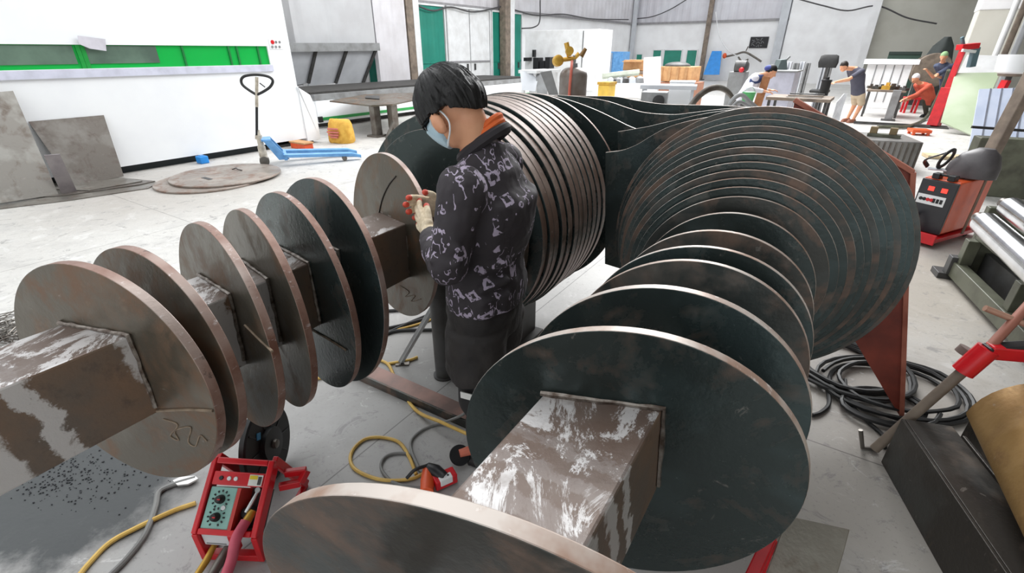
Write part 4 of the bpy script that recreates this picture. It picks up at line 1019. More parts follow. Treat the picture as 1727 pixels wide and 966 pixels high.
# yellow brown curved guard
c0 = G(1650, 640, .42)
yg = thing('curved_guard', 'yellow brown curved sheet metal guard at the right edge above the channel', 'guard', (c0.x, c0.y, 0))
gA = n_(G(1727, 800, .3) - G(1640, 640, .3)); gA.z = 0; gA.normalize(); gB = V((-gA.y, gA.x, 0))
if gB.x < 0: gB = -gB
MAT_GUARD = mat_plate('yellow brown painted sheet', srgb(150, 118, 70), srgb(122, 92, 56), .5, .5)
prof = []
for k in range(15):
    th = R_(175 - 130 * k / 14); prof.append((.26 * math.cos(th) + .26, .26 * math.sin(th) + .32))
o0 = G(1632, 690, .36); o0.z = 0
mb = MB(); mb.smooth = True; n = len(prof); L = .75
pts = [o0 + gB * b + Z * z + gA * a for a in (0, L) for b, z in prof]; pts += [p + gB * .004 - Z * .012 for p in pts]
mb.add(pts, [(i, i + 1, n + i + 1, n + i) for i in range(n - 1)] + [(2 * n + i, 3 * n + i, 3 * n + i + 1, 2 * n + i + 1) for i in range(n - 1)] + [(i, 2 * n + i, 2 * n + i + 1, i + 1) for i in range(n - 1)] + [(n + i, n + i + 1, 3 * n + i + 1, 3 * n + i) for i in range(n - 1)] + [(0, n, 3 * n, 2 * n), (n - 1, 3 * n - 1, 4 * n - 1, 2 * n - 1)])
mb.build('curved_sheet', MAT_GUARD, yg)
gaz = math.degrees(math.atan2(gA.x, gA.y)); fg = Fr(o0, gaz); sg_ = 1 if fg.B.dot(gB) > 0 else -1
for a in (.06, L - .10):
    mb = MB(); b = sorted((sg_ * .40, sg_ * .44)); mb.box(fg, a, a + .04, b[0], b[1], 0, .50); mb.build('leg', MAT_DGREY, yg)

# pipe vise stand: long bar, red jaws
e0 = G(1475, 757, .03); e1 = DY(1655, 610, 1.95)
e1 = PL(1640, 612, e0, n_(V((.25, 1, 0)))) 
pv = thing('pipe_vise', 'pipe bar with red clamp head slanting over the dark channel', 'clamp', (e0.x, e0.y, 0))
d = n_(e1 - e0)
mb = MB(); mb.tube([e0, e1 + d * .05], .021, 14); mb.build('bar', MAT_COLBROWN, pv)
mb = MB(); mb.tube([e1 - d * .05, e1 + d * .08], .040, 16); mb.build('red_sleeve', MAT_RED, pv)
c = e1 + d * .02
sd_ = n_(d.cross(Z)); 
mb = MB(); mb.lathe(c - d * .02 - sd_ * .065, d, [(0, .034), (.03, .034)], 18); mb.build('cap_disc', M('grey cap', srgb(120, 104, 98), .5), pv)
mb = MB(); mb.bar(c + d * .05, c + d * .05 + V((.30, -.05, .0)), .05, .06); mb.build('jaw', MAT_RED, pv, bevel=.008)
mb = MB(); mb.bar(c + d * .03 + Z * .02, c + d * .05 + V((.16, -.02, .03)), .05, .04); mb.build('jaw_block', MAT_BLACKM, pv, bevel=.006)
mb = MB(); mb.tube([c + d * .05, c + d * .05 + V((.20, .10, .18))], .018, 10); mb.build('screw_spindle', M('rust pink spindle', srgb(150, 96, 80), .5, .2), pv)
h = c + d * .05 + V((.12, .06, .11))
mb = MB(); mb.tube([h - V((.10, -.04, -.03)), h + V((.08, -.03, -.03))], .013, 10); mb.build('tommy_bar', M('worn pink bar', srgb(176, 136, 116), .5, .2), pv)
mb = MB(); b0_ = e0 + V((-.02, .02, -.02)); mb.tube([b0_ + V((-.035, .03, .09)), b0_ + V((-.01, .01, .0)), b0_ + V((.05, .0, .0))], .010, 8); mb.build('end_clip', MAT_STEEL, pv)

# black cables coiled on the floor by the gusset
def coil(px, py, rx, ry, n, label, seed, sq=1.0, r=.012):
    c = G(px, py); rd = random.Random(seed); pts = []
    for k in range(int(n * 14)):
        th = 2 * math.pi * k / 14; g_ = 1 + .16 * math.sin(th * .37 + seed) + rd.uniform(-.03, .03)
        pts.append(c + V((math.cos(th) * rx * g_, math.sin(th) * ry * g_, r + .010 * (k / 14 % 4) + rd.uniform(0, .006))))
    mb = MB(); mb.tube(spline(pts, 2), r, 6); return mb.build('cable_coil', MAT_BLACK, label=label, cat='cable')
coil(1420, 620, .28, .30, 6, 'coiled black welding cable under the big plates of the right auger', 1)
coil(1505, 660, .34, .26, 3.5, 'loose black cable coil around the tip of the rust-red gusset', 5)
coil(1490, 690, .22, .16, 2, 'flat black cable loop in front of the gusset tip', 9)
floor_cable([(1395, 650), (1398, 680), (1385, 695), (1370, 700)], .011, MAT_BLACK, 'short black cable loop beside the right edge of the nearer plates')
floor_cable([(1425, 640), (1430, 675), (1465, 712), (1490, 735), (1492, 755)], .010, MAT_BLACK, 'black cable running from the coil to the end of the pipe bar')
# grey sheet on a small red stand at the bottom
MAT_OFFCUT = mat_plate('grey offcut sheet', srgb(150, 145, 134), srgb(120, 106, 92), .55, .34)
q = [G(x, y, .25) for x, y in ((1328, 872), (1432, 895), (1420, 940), (1405, 990), (1285, 985))]
oc = thing('grey_offcut', 'bent grey sheet offcut lying at bottom right of the big dark plate', 'sheet metal', (G(1360, 930).x, G(1360, 930).y, 0))
mb = MB(); mb.poly(q, Z * .008); mb.build('sheet', MAT_OFFCUT, oc, bevel=.002)
mb = MB(); mb.poly([q[0] - Z * .002, q[1] - Z * .002, q[1] + V((0, .01, -.22)), q[0] + V((0, .01, -.22))], V((0, .006, 0))); mb.build('folded_side', MAT_OFFCUT, oc, bevel=.002)
cq = (q[0] + q[2]) / 2; mb = MB(); mb.box(Fr((cq.x, cq.y, 0), 30), -.05, .05, -.04, .04, 0, .248); mb.build('support_block', MAT_DGREY, oc)
rs0 = G(1300, 905, .25)
rs = thing('red_stand', 'red steel stand under the nearest big plate, bottom right', 'stand', (rs0.x, rs0.y, 0))
mb = MB(); mb.bar(G(1303, 897, .30), G(1262, 985, .28), .035, .05); mb.build('top_rail', MAT_RED, rs, bevel=.004)
for x, y in ((1302, 903), (1266, 978)):
    c = G(x, y, .28); mb = MB(); mb.bar(V((c.x, c.y, 0)), V((c.x, c.y, .27)), .03, .03); mb.build('leg', MAT_RED, rs, bevel=.003)
# ------------------------------------------------------------------ back left: the white laser cutter and what stands by it
q0, q1 = G(210, 294), G(434, 257)
FM = Fr(q1, math.degrees(math.atan2((q1 - q0).x, (q1 - q0).y)))
def ML(x, y, off=0.0): return PL(x, y, FM.O + FM.B * off, FM.B)
def ma(x, y, off=0.0): return FM.L(ML(x, y, off))[0]
def mz(x, y, off=0.0): return ML(x, y, off).z
lm = thing('laser_cutter', 'huge white laser cutting machine with a long green window, filling the upper left', 'machine', FM.P(-3, -1, 0))
aR = ma(489, 80); zb = mz(330, 262)
wy1, wy0 = mz(225, 76), mz(225, 114)
aw = ma(453, 90)
aL = -14.0
# body with a recess for the window
mb = MB()
mb.box(FM, aL, aR, -2.6, 0, zb, wy0); mb.box(FM, aL, aR, -2.6, 0, wy1, 3.6); mb.box(FM, aw, aR, -2.6, 0, wy0, wy1); mb.box(FM, aL, aw, -2.6, -.30, wy0, wy1)
mb.build('cabinet', MAT_WHITE, lm)
def glass_mat(name, c, rough=.08):
    t = NT(name); t.p.inputs['Transmission Weight'].default_value = .3; return t.out(c, rough)
MAT_GGLASS = glass_mat('green safety glass', srgb(20, 196, 84), .12)
MAT_WINBAY = M('dark interior behind glass', srgb(96, 120, 104), .6, 0, srgb(70, 90, 78), 2)
mb = MB(); mb.box(FM, aL, aw, -.05, -.03, wy0, wy1); mb.build('green_window', MAT_GGLASS, lm)
for x0, x1 in ((-160, 128), (147, 268)):
    mb = MB(); mb.box(FM, ma(x0, 95), ma(x1, 95), -.028, -.018, wy0 + .06, wy1 - .01); mb.build('grey_pane', MAT_WINBAY, lm)
for x in (133, 141, 310, 388, 402, 437):
    mb = MB(); a = ma(x, 95); mb.box(FM, a, a + (.05 if x < 200 else .03), -.028, -.012, wy0, wy1); mb.build('window_bar', M('green bar', srgb(20, 150, 60), .4) if x < 200 else M('dark green bar', srgb(16, 120, 56), .4), lm)
mb = MB(); mb.box(FM, aL, aw + .02, .0, .03, wy0 - .11, wy0 - .005); mb.build('window_ledge', M('lavender grey sill', srgb(206, 208, 224), .4), lm)
mb = MB(); mb.box(FM, aL, ma(440, 250) + .15, -2.4, -.12, 0, zb); mb.build('plinth', M('black plinth', srgb(36, 44, 46), .6), lm)
# lower nose at the right hand end
aN = ma(534, 200); zt = mz(505, 150); nz = mz(500, 238) if mz(500, 238) > 0 else .18
mb = MB()
pr = [FM.P(aR + .002, 0.02, zb - .06), FM.P(aN, .02, zb - .06), FM.P(aN, .02, mz(534, 178)), FM.P(ma(522, 160), .02, mz(522, 160)), FM.P(ma(500, 146), .02, mz(500, 146)), FM.P(aR + .002, .02, mz(500, 146))]
mb.poly(pr, FM.B * -2.3); mb.build('nose_cover', MAT_WHITE, lm, bevel=.02)
mb = MB(); mb.box(FM, ma(456, 250), aN - .1, -2.2, -.1, 0, zb - .07); mb.build('end_plinth', MAT_DGREY, lm)
# small operating sticker: a red dot and grey dots
mb = MB(); mb.box(FM, ma(453, 70), ma(476, 70), .001, .008, mz(465, 83), mz(465, 66)); st = mb.build('sticker', M('white sticker', srgb(238, 238, 240), .5), lm)
for i in range(2):
    for k in range(3):
        p = ML(459 + 6 * k, 71 + 8 * i)
        mb = MB(); mb.lathe(p + FM.B * .008, FM.B, [(0, .022 if i or k else .035), (.006, .022 if i or k else .035)], 12); mb.build('sticker_dot', MAT_RED if i == 0 and k == 0 else MAT_GREY, st)
# loose sheet of paper taped over the window
q = [ML(129, 60), ML(176, 66), ML(178, 86), ML(150, 82), ML(131, 74)]
mb = MB(); mb.poly([p + FM.B * .03 for p in q], FM.B * .004); mb.build('paper_sheet', M('white paper', srgb(206, 203, 212), .8), label='crumpled white paper sheet stuck over the green window', cat='paper')

# exchange table behind the nose
et = thing('exchange_table', 'long low white shuttle table with black slat bed and green stripe', 'table', FM.P(aN + 3, -1, 0))
B0 = -1.6
a0, a1 = ma(536, 195, B0), ma(536, 195, B0) + 9.5
zpt, zpb, zs0, zs1 = mz(530, 171, B0), max(.12, mz(535, 215, B0)), mz(545, 203, B0), mz(545, 198, B0)
zr, zd = zpt + .14, zpt + .19
mb = MB(); mb.box(FM, a0, a1, B0 - .2, B0, zpb, zpt); mb.build('side_panel', MAT_WHITE, et, bevel=.01)
mb = MB(); mb.box(FM, a0 + .1, a1, B0 + .001, B0 + .02, zs0, zs1); mb.build('green_stripe', M('green stripe', srgb(34, 150, 70), .5), et)
mb = MB(); mb.box(FM, a0, a1, B0 - .15, B0 - .01, zpt + .005, zr); mb.build('side_rail', MAT_GREY, et)
mb = MB(); mb.box(FM, a0, a1, B0 - 2.2, B0 - .155, zpt, zd); mb.build('slat_bed', M('black slats', srgb(64, 62, 60), .7, .2, srgb(50, 48, 46), 9), et)
mb = MB(); mb.box(FM, a0 + .2, a1, B0 - 2.0, B0 - .3, 0, zpt - .01); mb.build('base_frame', MAT_DGREY, et)
mb = MB(); mb.box(FM, a0 - .02, a0 + .10, B0 + .001, B0 + .05, zpb + .03, zs1 + .03); mb.build('end_stop', MAT_BLACKM, et, bevel=.01)

# trestle with a steel plate
def gz(z, *px): return [G(x, y, z) for x, y in px]
tz = .66
tt = thing('trestle_table', 'work table of a steel plate on two stout legs before the shuttle table', 'table', G(645, 228))
mb = MB(); mb.poly(gz(tz, (556, 172), (626, 180), (662, 178), (700, 170), (698, 158), (615, 161)), Z * .03); mb.build('table_top', MAT_BROWN, tt)
mb = MB(); mb.poly(gz(tz + .034, (616, 166), (640, 168), (640, 163), (618, 162)), Z * .02); mb.build('clamp_bar', MAT_DGREY, tt)
for x, y in ((637, 230), (666, 229)):
    p = G(x, y); mb = MB(); mb.box(Fr(p, 30), -.09, .09, -.07, .07, 0, tz - .002); mb.box(Fr(p, 30), -.16, .16, -.16, .16, 0, .04); mb.build('leg', MAT_STEEL, tt)
p, q = G(652, 236), G(664, 205, .35); mb = MB(); mb.bar(p + Z * .03, q, .05, .05); mb.build('brace', MAT_STEEL, tt)

# yellow sack, orange box, blue block
def sack(px, py, w, h, label):
    p = G(px, py); fr = Fr(p, 20); mb = MB()
    R = lambda z, kx, ky, e=.6: (p + Z * z, fr.B * w * kx, fr.A * w * .6 * ky, e)
    mb.loft([R(0, .46, .5), R(.04, .5, .56), R(h * .5, .5, .55), R(h * .85, .48, .42), R(h, .45, .22), R(h * 1.04, .43, .1)])
    t = thing('woven_sack', label, 'sack', p); o = mb.build('bag', M('yellow woven plastic', srgb(222, 176, 74), .7, 0, srgb(200, 148, 52), 9), t)
    d = o.modifiers.new('folds', 'DISPLACE'); d.texture = tx; d.strength = .04; d.mid_level = .5; d.texture_coords = 'LOCAL'
    mb = MB()
    for k, (zz, ww) in enumerate(((.62, .3), (.48, .34), (.36, .30), (.26, .22))):
        mb.box(fr, -w * .42, -w * .345, -w * ww, w * ww * .5, h * zz, h * (zz + .07))
    mb.build('red_print', M('faded red print', srgb(206, 120, 110), .7), t)
sack(578, 240, .52, .44, 'yellow woven sack with red print standing behind the blue pallet truck')
p = G(510, 250); fr = Fr(p, 34); t = thing('orange_box', 'small orange box lying on the floor under the machine nose', 'box', p)
mb = MB(); mb.box(fr, -.1, .1, -.22, .22, 0, .1); mb.build('body', MAT_ORANGE, t, bevel=.01)
mb = MB(); mb.box(fr, -.11, .11, -.24, .24, .102, .13); mb.build('lid', MAT_CARD, t, bevel=.005)
p = G(343, 275); fr = Fr(p, 34); t = thing('blue_block', 'small bright blue plastic block by the black machine plinth', 'block', p)
mb = MB(); mb.box(fr, -.07, .07, -.08, .08, 0, .12); mb.build('body', MAT_BLUEP, t, bevel=.015); mb = MB(); mb.box(fr, -.03, .03, -.04, .04, .121, .135); mb.build('cap', MAT_BLUE, t)

# sheets leaning on the machine and lying in front of it
MAT_SHEETS = mat_plate('grey steel sheet', srgb(128, 124, 118), srgb(104, 94, 86), .5, .28)
MAT_SHEETD = mat_plate('brown steel sheet', srgb(112, 106, 100), srgb(92, 82, 76), .55, .3)
def leaning(px_top, px_bot, off_t, z_b, m, label, th=.012):
    top = [ML(x, y, off_t) for x, y in px_top]; bot = [G(x, y, z_b) for x, y in px_bot]
    mb = MB(); q = top + bot; n = (q[1] - q[0]).cross(q[-1] - q[0]).normalized()
    # keep the sheet flat: push every corner on the plane of three of them
    P0 = q[0]; N = (q[1] - q[0]).cross(q[-1] - q[0]).normalized()
    q = q[:2] + [c - N * (c - P0).dot(N) for c in q[2:]]
    lo = min(c.z for c in q)
    mb.poly(q, N * th); return mb.build('steel_sheet', m, label=label, cat='sheet metal', group=None)
leaning([(48, 205), (175, 194)], [(208, 298), (124, 313)], .02, .03, MAT_SHEETD, 'brown steel sheet leaning on the white machine, half covered by a taller one')
leaning([(-60, 160), (22, 153)], [(99, 326), (-60, 352)], .12, .04, MAT_SHEETS, 'tall grey steel sheet leaning at the left edge of the photo')
leaning([(74, 262), (101, 260)], [(123, 318), (104, 326)], .9, .03, M('lilac grey sheet', srgb(150, 144, 146), .4, .4, srgb(132, 126, 130), 6), 'small narrow grey offcut leaning between the two larger sheets')
LAB = ['bottom sheet of the thin plates lying under the leaning sheets', 'middle sheet of the thin plates lying under the leaning sheets', 'upper narrow sheet of the thin plates lying under the leaning sheets']
for k, px in enumerate([[(-60, 360), (120, 338), (250, 318), (270, 308), (200, 304), (-60, 330)], [(-60, 340), (110, 330), (235, 312), (262, 306), (200, 300), (-60, 322)], [(60, 318), (150, 322), (240, 306), (205, 300), (120, 312)]]):
    mb = MB(); mb.poly(gz(.004 + .012 * k, *px), Z * .009); mb.build('floor_plate', [MAT_SHEETS, MAT_SHEETD, MAT_SHEETS][k], label=LAB[k], cat='sheet metal', group='thin plates on the floor by the machine')
# two round blanks stacked flat
def round_blank(px, py, r, z, m, label, slot):
    c = G(px, py, z); t = thing('round_blank', label, 'steel disc', (c.x, c.y, z))
    mb = MB(); mb.lathe((c.x, c.y, z), Z, [(0, r - .004), (.004, r), (.021, r), (.025, r - .004)], 64); mb.build('disc', m, t)
    if slot:
        fr = Fr((c.x, c.y, z), 34); mb = MB(); mb.box(fr, -.34, -.28, -.06, .16, .0255, .028); mb.build('slot', MAT_BLACKM, t)
        mb = MB(); mb.tube(spline([fr.P(.2, -.22, .026), fr.P(.24, -.16, .05), fr.P(.2, -.06, .05), fr.P(.25, -.02, .026)], 5), .007, 6); mb.build('lifting_wire', MAT_BLACKM, t)
MAT_BLANK = mat_plate('brown grey blank', srgb(146, 136, 128), srgb(128, 104, 92), .6, .4)
round_blank(358, 305, .72, .002, MAT_BLANK, 'lower round steel blank lying flat, showing only its left rim', False)
round_blank(383, 296, .74, .030, MAT_BLANK, 'upper round steel blank with a slot, lying before the white machine', True)

# blue hand pallet truck
p = G(450, 277); pt = thing('pallet_truck', 'light blue hand pallet truck with black loop handle', 'pallet truck', p)
fp = Fr(p, 64); MAT_IVORY = M('ivory pump paint', srgb(206, 198, 182), .4, 0, srgb(160, 150, 136), 12)
# forks run along fp.A
for s_ in (-.15, .27):
    mb = MB()
    y0 = [fp.P(.28, s_ - .07, .19), fp.P(1.35, s_ - .07, .13), fp.P(1.5, s_ - .03, .08), fp.P(1.5, s_ + .03, .08), fp.P(1.35, s_ + .07, .13), fp.P(.28, s_ + .07, .19)]
    mb.add([c for c in y0] + [c - Z * .05 for c in y0], [(0, 1, 2, 3, 4, 5), (11, 10, 9, 8, 7, 6)] + [(i, i + 6, (i + 1) % 6 + 6, (i + 1) % 6) for i in range(6)])
    k = mb.build('fork', MAT_BLUE, pt, bevel=.006)
    mb = MB(); mb.lathe(fp.P(1.22, s_ - .04, .045), fp.B, [(0, .04), (.08, .04)], 16); mb.build('fork_roller', MAT_STEEL, k)
mb = MB()
mb.poly([fp.P(.02, -.12, .42), fp.P(.14, -.12, .42), fp.P(.36, -.12, .1), fp.P(.2, -.12, .1)], fp.B * .02); mb.poly([fp.P(.02, .24, .42), fp.P(.14, .24, .42), fp.P(.36, .24, .1), fp.P(.2, .24, .1)], fp.B * .02)
mb.box(fp, .0, .14, -.1, .24, .40, .43); mb.box(fp, .28, .33, -.2, .34, .1, .19); mb.build('mast_frame', MAT_BLUE, pt, bevel=.004)
mb = MB(); mb.lathe(fp.P(-.02, .06, .12), Z, [(0, .06), (.18, .06), (.2, .045), (.36, .045), (.36, .03), (.44, .03)], 18); mb.build('pump', MAT_IVORY, pt)
for s_ in (0, .12):
    mb = MB(); mb.lathe(fp.P(-.02, s_ - .025, .075), fp.B, [(0, .05), (.008, .074), (.05, .074), (.058, .05)], 22); mb.build('steer_wheel', M('grey caster', srgb(96, 92, 86), .5), pt)
hb_ = fp.P(-.06, .06, .42)
ht = PL(433, 180, hb_, ray(433, 300).cross(V((1, 0, 0))).cross(V((1, 0, 0))) * 0 + V((0, 1, 0)))
mb = MB(); mb.tube([hb_, hb_.lerp(ht, .12)], .028, 10); mb.build('handle_socket', MAT_IVORY, pt)
mb = MB(); mb.tube([hb_.lerp(ht, .12), ht], .02, 10); mb.build('handle_bar', MAT_BLACKM, pt)
px = [(433, 160), (420, 152), (409, 143), (407, 134), (414, 128), (433, 126), (452, 129), (460, 136), (456, 146), (445, 154)]
N = V((0, 1, 0)); loop = [PL(x, y, hb_, N) for x, y in px]
cl_ = loop + loop[:1]
mb = MB(); mb.tube(spline(cl_, 4)[:-1], .02, 8, True); mb.build('handle_loop', MAT_BLACK, pt)
mb = MB(); mb.tube([ht, PL(433, 130, hb_, N)], .024, 8); mb.build('handle_column', MAT_IVORY, pt)
mb = MB(); mb.tube([PL(438, 140, hb_, N), PL(447, 147, hb_, N)], .009, 6); mb.build('release_lever', MAT_BLACKM, pt)
# ------------------------------------------------------------------ back centre and back right of the hall
def cell(x0, x1, yt, d, az=36, yb=None):  # a frame whose b=0..w spans the pixels at distance d, with heights
    p, q = DY(x0, yt, d), None
    O = V((p.x, p.y, 0)); fr = Fr(O, az)
    q = PL(x1, yt, O, fr.A); w_ = fr.L(q)[1]; h_ = p.z
    zb = 0.0 if yb is None else max(0.0, PL((x0 + x1) / 2, yb, O, fr.A).z)
    return fr, w_, h_, zb
def boxthing(name, label, cat, x0, x1, yt, d, dep, m, az=36, yb=None, group=None, bevel=.01):
    fr, w_, h_, zb = cell(x0, x1, yt, d, az, yb)
    t = thing(name, label, cat, fr.P(dep / 2, w_ / 2, zb), group)
    mb = MB(); mb.box(fr, 0, dep, 0, w_, zb, h_); mb.build('body', m, t, bevel=bevel)
    return t, fr, w_, h_, zb
def addbox(t, name, fr, a0, a1, b0, b1, z0, z1, m, bevel=.004):
    mb = MB(); mb.box(fr, a0, a1, b0, b1, z0, z1); return mb.build(name, m, t, bevel=bevel)
def legs(t, fr, a0, a1, b0, b1, z, m, w_=.05):
    for a in (a0, a1 - w_):
        for b in (b0, b1 - w_): addbox(t, 'leg', fr, a, a + w_, b, b + w_, 0, z, m, 0)
def table(name, label, x0, x1, yt, d, dep, m, ml, th=.05, az=36):
    fr, w_, h_, zb = cell(x0, x1, yt, d, az)
    t = thing(name, label, 'table', fr.P(dep / 2, w_ / 2, 0)); addbox(t, 'table_top', fr, 0, dep, 0, w_, h_ - th, h_, m)
    legs(t, fr, .04, dep - .04, .04, w_ - .04, h_ - th - .001, ml); return t, fr, w_, h_

# white control cabinet with dark drive unit
t, fr, w_, h_, z_ = boxthing('control_cabinet', 'tall white machine cabinet right of the narrow green door', 'cabinet', 886, 1010, 52, 22, 1.2, MAT_OFFWHITE)
addbox(t, 'cabinet_door', fr, -.03, -.002, w_ * .82, w_ * .98, .3, h_ - .1, MAT_WHITE); addbox(t, 'door_seam', fr, -.006, -.001, w_ * .80, w_ * .815, .2, h_ - .05, MAT_GREY)
zz = lambda y: PL(900, y, fr.O, fr.A).z
b_ = lambda x: fr.L(PL(x, 100, fr.O, fr.A))[1]
addbox(t, 'emergency_knob', fr, -.12, -.002, b_(900), b_(904), zz(96), zz(84), MAT_BLACKM)
for x0, x1, y0, y1 in ((891, 897, 97, 103), (907, 916, 97, 116), (918, 926, 102, 116), (927, 935, 96, 114)): addbox(t, 'drive_unit', fr, -.35, -.002, b_(x0), b_(x1), zz(y1), zz(y0), MAT_BLACKM)
t, fr, w_, h_ = table('machine_bench', 'white bench frame with grey scrap left of the gas cylinder', 874, 905, 118, 9, .8, MAT_OFFWHITE, MAT_OFFWHITE)
for k, (x0, x1, y0, y1) in enumerate([(880, 903, 120, 152), (906, 922, 119, 160)]):
    q = [DY(x0, y1, 8.6), DY(x1, y1 + 2, 8.6), DY(x1 + 6, y0 + 4, 8.9), DY(x0 - 3, y0, 8.9)]
    mb = MB(); mb.poly(q, V((0, .03, 0))); mb.build('steel_offcut', [MAT_LGREY, MAT_GREY][k], label=['pale grey offcut leaning on the white bench frame', 'grey offcut leaning between the white bench frame and the gas cylinder'][k], cat='sheet metal')
p = DY(930, 150, 6.4); fr = Fr((p.x, p.y, 0), 36)
q = [fr.P(0, -.16, 1.25), fr.P(0, .12, 1.25), fr.P(0, .12, .0), fr.P(0, .0, 0)]
q = [V((x.x, x.y, x.z)) for x in (DY(911, 122, 6.4), DY(930, 119, 6.4), DY(942, 160, 6.4), DY(926, 160, 6.4))]
mb = MB(); mb.poly(q, V((0, .04, 0))); mb.build('steel_offcut', MAT_GREY, label='dark grey slanted plate leaning at the left of the gas cylinder', cat='sheet metal')
# gas cylinder
p = DY(966, 150, 6.0); gc = thing('gas_cylinder', 'grey gas cylinder with brass regulator and red hose behind the plate stack', 'gas cylinder', (p.x, p.y, 0))
gzh = lambda y: DY(966, y, 6.0).z
zs = gzh(128); zt_ = gzh(113); r = .16
mb = MB(); mb.lathe((p.x, p.y, 0), Z, [(0, r * .9), (.03, r), (zs, r)] + [(zs + (zt_ - zs) * math.sin(a), r * math.cos(a) * .75 + r * .25) for a in (.3, .6, .9, 1.2, 1.5)], 32)
mb.build('body', M('grey cylinder paint', srgb(128, 122, 118), .35, .3, srgb(104, 92, 84), 4), gc)
mb = MB(); mb.lathe((p.x, p.y, zt_ - .01), Z, [(0, .045), (.05, .04), (.055, .02), (.13, .02)], 16); mb.build('valve_neck', MAT_GREY, gc)
c = V((p.x, p.y, zt_ + .09))
mb = MB(); mb.lathe(c - V((.20, .03, .03)), V((.3, -.9, .2)), [(0, .06), (.05, .06), (.06, .045)], 20); mb.build('gauge', MAT_YELLOW, gc)
mb = MB(); mb.lathe(c + V((-.07, -.05, .07)), V((.1, -.9, .2)), [(0, .045), (.04, .045)], 20); mb.build('gauge', MAT_YELLOW, gc)
mb = MB(); mb.tube([c - V((.18, 0, .02)), c, c + V((.05, 0, .05))], .024, 10); mb.tube([c + V((-.06, 0, .02)), c + V((-.10, 0, .16))], .028, 10); mb.build('regulator', MAT_YELLOW, gc)
mb = MB(); mb.tube([c + V((.07, -.02, .02)), c + V((.12, -.02, .10))], [.03, .02], 10); mb.build('hand_wheel', M('dark brass', srgb(120, 90, 50), .4, .4), gc)
mb = MB(); mb.tube(spline([c + V((-.03, -.05, -.03)), c + V((-.05, -.19, -.12)), V((p.x - .06, p.y - .20, zs - .2)), V((p.x - .05, p.y - .20, .5))], 6), .016, 8); mb.build('red_hose', M('dusty red hose', srgb(190, 96, 78), .6), gc)
# blue drums, cardboard, white benches
t, fr, w_, h_, z_ = boxthing('blue_cabinet', 'sky blue steel cabinet with two doors against the back wall', 'cabinet', 1020, 1051, 87, 25, .8, MAT_BLUE)
addbox(t, 'door', fr, -.03, -.002, .02, w_ * .45, .5, h_ - .05, M('pale grey blue door', srgb(150, 168, 190), .5)); addbox(t, 'door', fr, -.03, -.002, w_ * .5, w_ - .03, .5, h_ - .05, MAT_BLUE)
t, fr, w_, h_, z_ = boxthing('cardboard_box', 'wide brown cardboard box behind the pinkish sheet', 'box', 1052, 1086, 101, 19, .8, MAT_CARD, yb=119); addbox(t, 'flap', fr, -.25, -.002, .05, w_ - .05, h_ - .06, h_ - .04, MAT_CARD)
t0 = boxthing('box_pallet', 'dark wooden crate under the wide cardboard box', 'crate', 1050, 1090, 119.5, 18.9, 1.0, MAT_COLBROWN); addbox(t0[0], 'rail', t0[1], -.04, -.002, 0, t0[2], t0[3] - .2, t0[3] - .1, MAT_CARD)
t, fr, w_, h_, z_ = boxthing('wooden_crate', 'open light brown wooden crate filled with dark scrap by the brown column', 'crate', 1114, 1168, 112, 16, .9, M('tan wood', srgb(206, 160, 112), .7, 0, srgb(184, 136, 90), 7), yb=138)
for k in range(4): addbox(t, 'slat', fr, -.04, -.002, w_ * (.02 + .26 * k), w_ * (.10 + .26 * k), z_, h_, MAT_CARD)
mb = MB(); mb.ell(fr.P(.4, w_ * .4, h_ + .01), (.4, w_ * .3, .12)); mb.build('scrap_fill', MAT_DGREY, t)
t1 = boxthing('low_bench', 'reddish brown low bench under the wooden crate', 'bench', 1112, 1170, 138.5, 15.9, 1.1, M('red brown bench', srgb(168, 116, 92), .6)); addbox(t1[0], 'front_rail', t1[1], -.04, -.002, 0, t1[2], t1[3] - .15, t1[3] - .05, MAT_CARD)
mb = MB(); q = [DY(1084, 146, 14), DY(1114, 146, 14), DY(1115, 95, 14.3), DY(1086, 97, 14.3)]; mb.poly(q, V((0, .03, 0))); mb.build('pink_sheet', M('pinkish white sheet', srgb(232, 218, 220), .6, 0, srgb(222, 204, 208), 6), label='pinkish white sheet standing between the cardboard box and the crate', cat='sheet')
t, fr, w_, h_ = table('white_bench', 'white bench with a long pale extrusion and small parts right of the cabinet', 1014, 1084, 141, 13, 1.0, MAT_WHITE, MAT_OFFWHITE, .3)
addbox(t, 'front_skirt', fr, .02, .05, .05, w_ - .05, .1, h_ - .31, MAT_WHITE)
q0_, q1_ = DY(1016, 127, 13.4), DY(1078, 120, 13.4)
mb = MB(); mb.bar(q0_, q1_, .1, .09); mb.bar(q0_ - Z * .07, q1_ - Z * .07, .05, .05); mb.build('extrusion', M('pale green white extrusion', srgb(216, 222, 206), .5), label='long pale extrusion lying above the white bench', cat='profile')
rd = random.Random(11)
for k in range(9):
    c = DY(1030 + 6 * k, 134 + rd.uniform(-2, 4), 13.3); c.z = h_
    mb = MB(); s_ = rd.uniform(.06, .12); mb.loft([(c, V((s_, 0, 0)), V((0, s_, 0)), .6), (c + Z * s_, V((s_ * .8, 0, 0)), V((0, s_ * .8, 0)), .6), (c + Z * s_ * 1.4, V((s_ * .3, 0, 0)), V((0, s_ * .3, 0)))]); mb.build('small_part', [MAT_LGREY, MAT_DGREY, MAT_GREY][k % 3], label='small machine part lying on the white bench under the extrusion', cat='part', group='small parts on the white bench')
t, fr, w_, h_, z_ = boxthing('yellow_stool', 'yellow box stool in front of the white bench', 'stool', 1009, 1027, 143, 11.5, .35, M('yellow paint', srgb(236, 196, 84), .5)); addbox(t, 'cushion', fr, -.02, .37, -.02, w_ + .02, h_ + .002, h_ + .06, MAT_YELLOW)
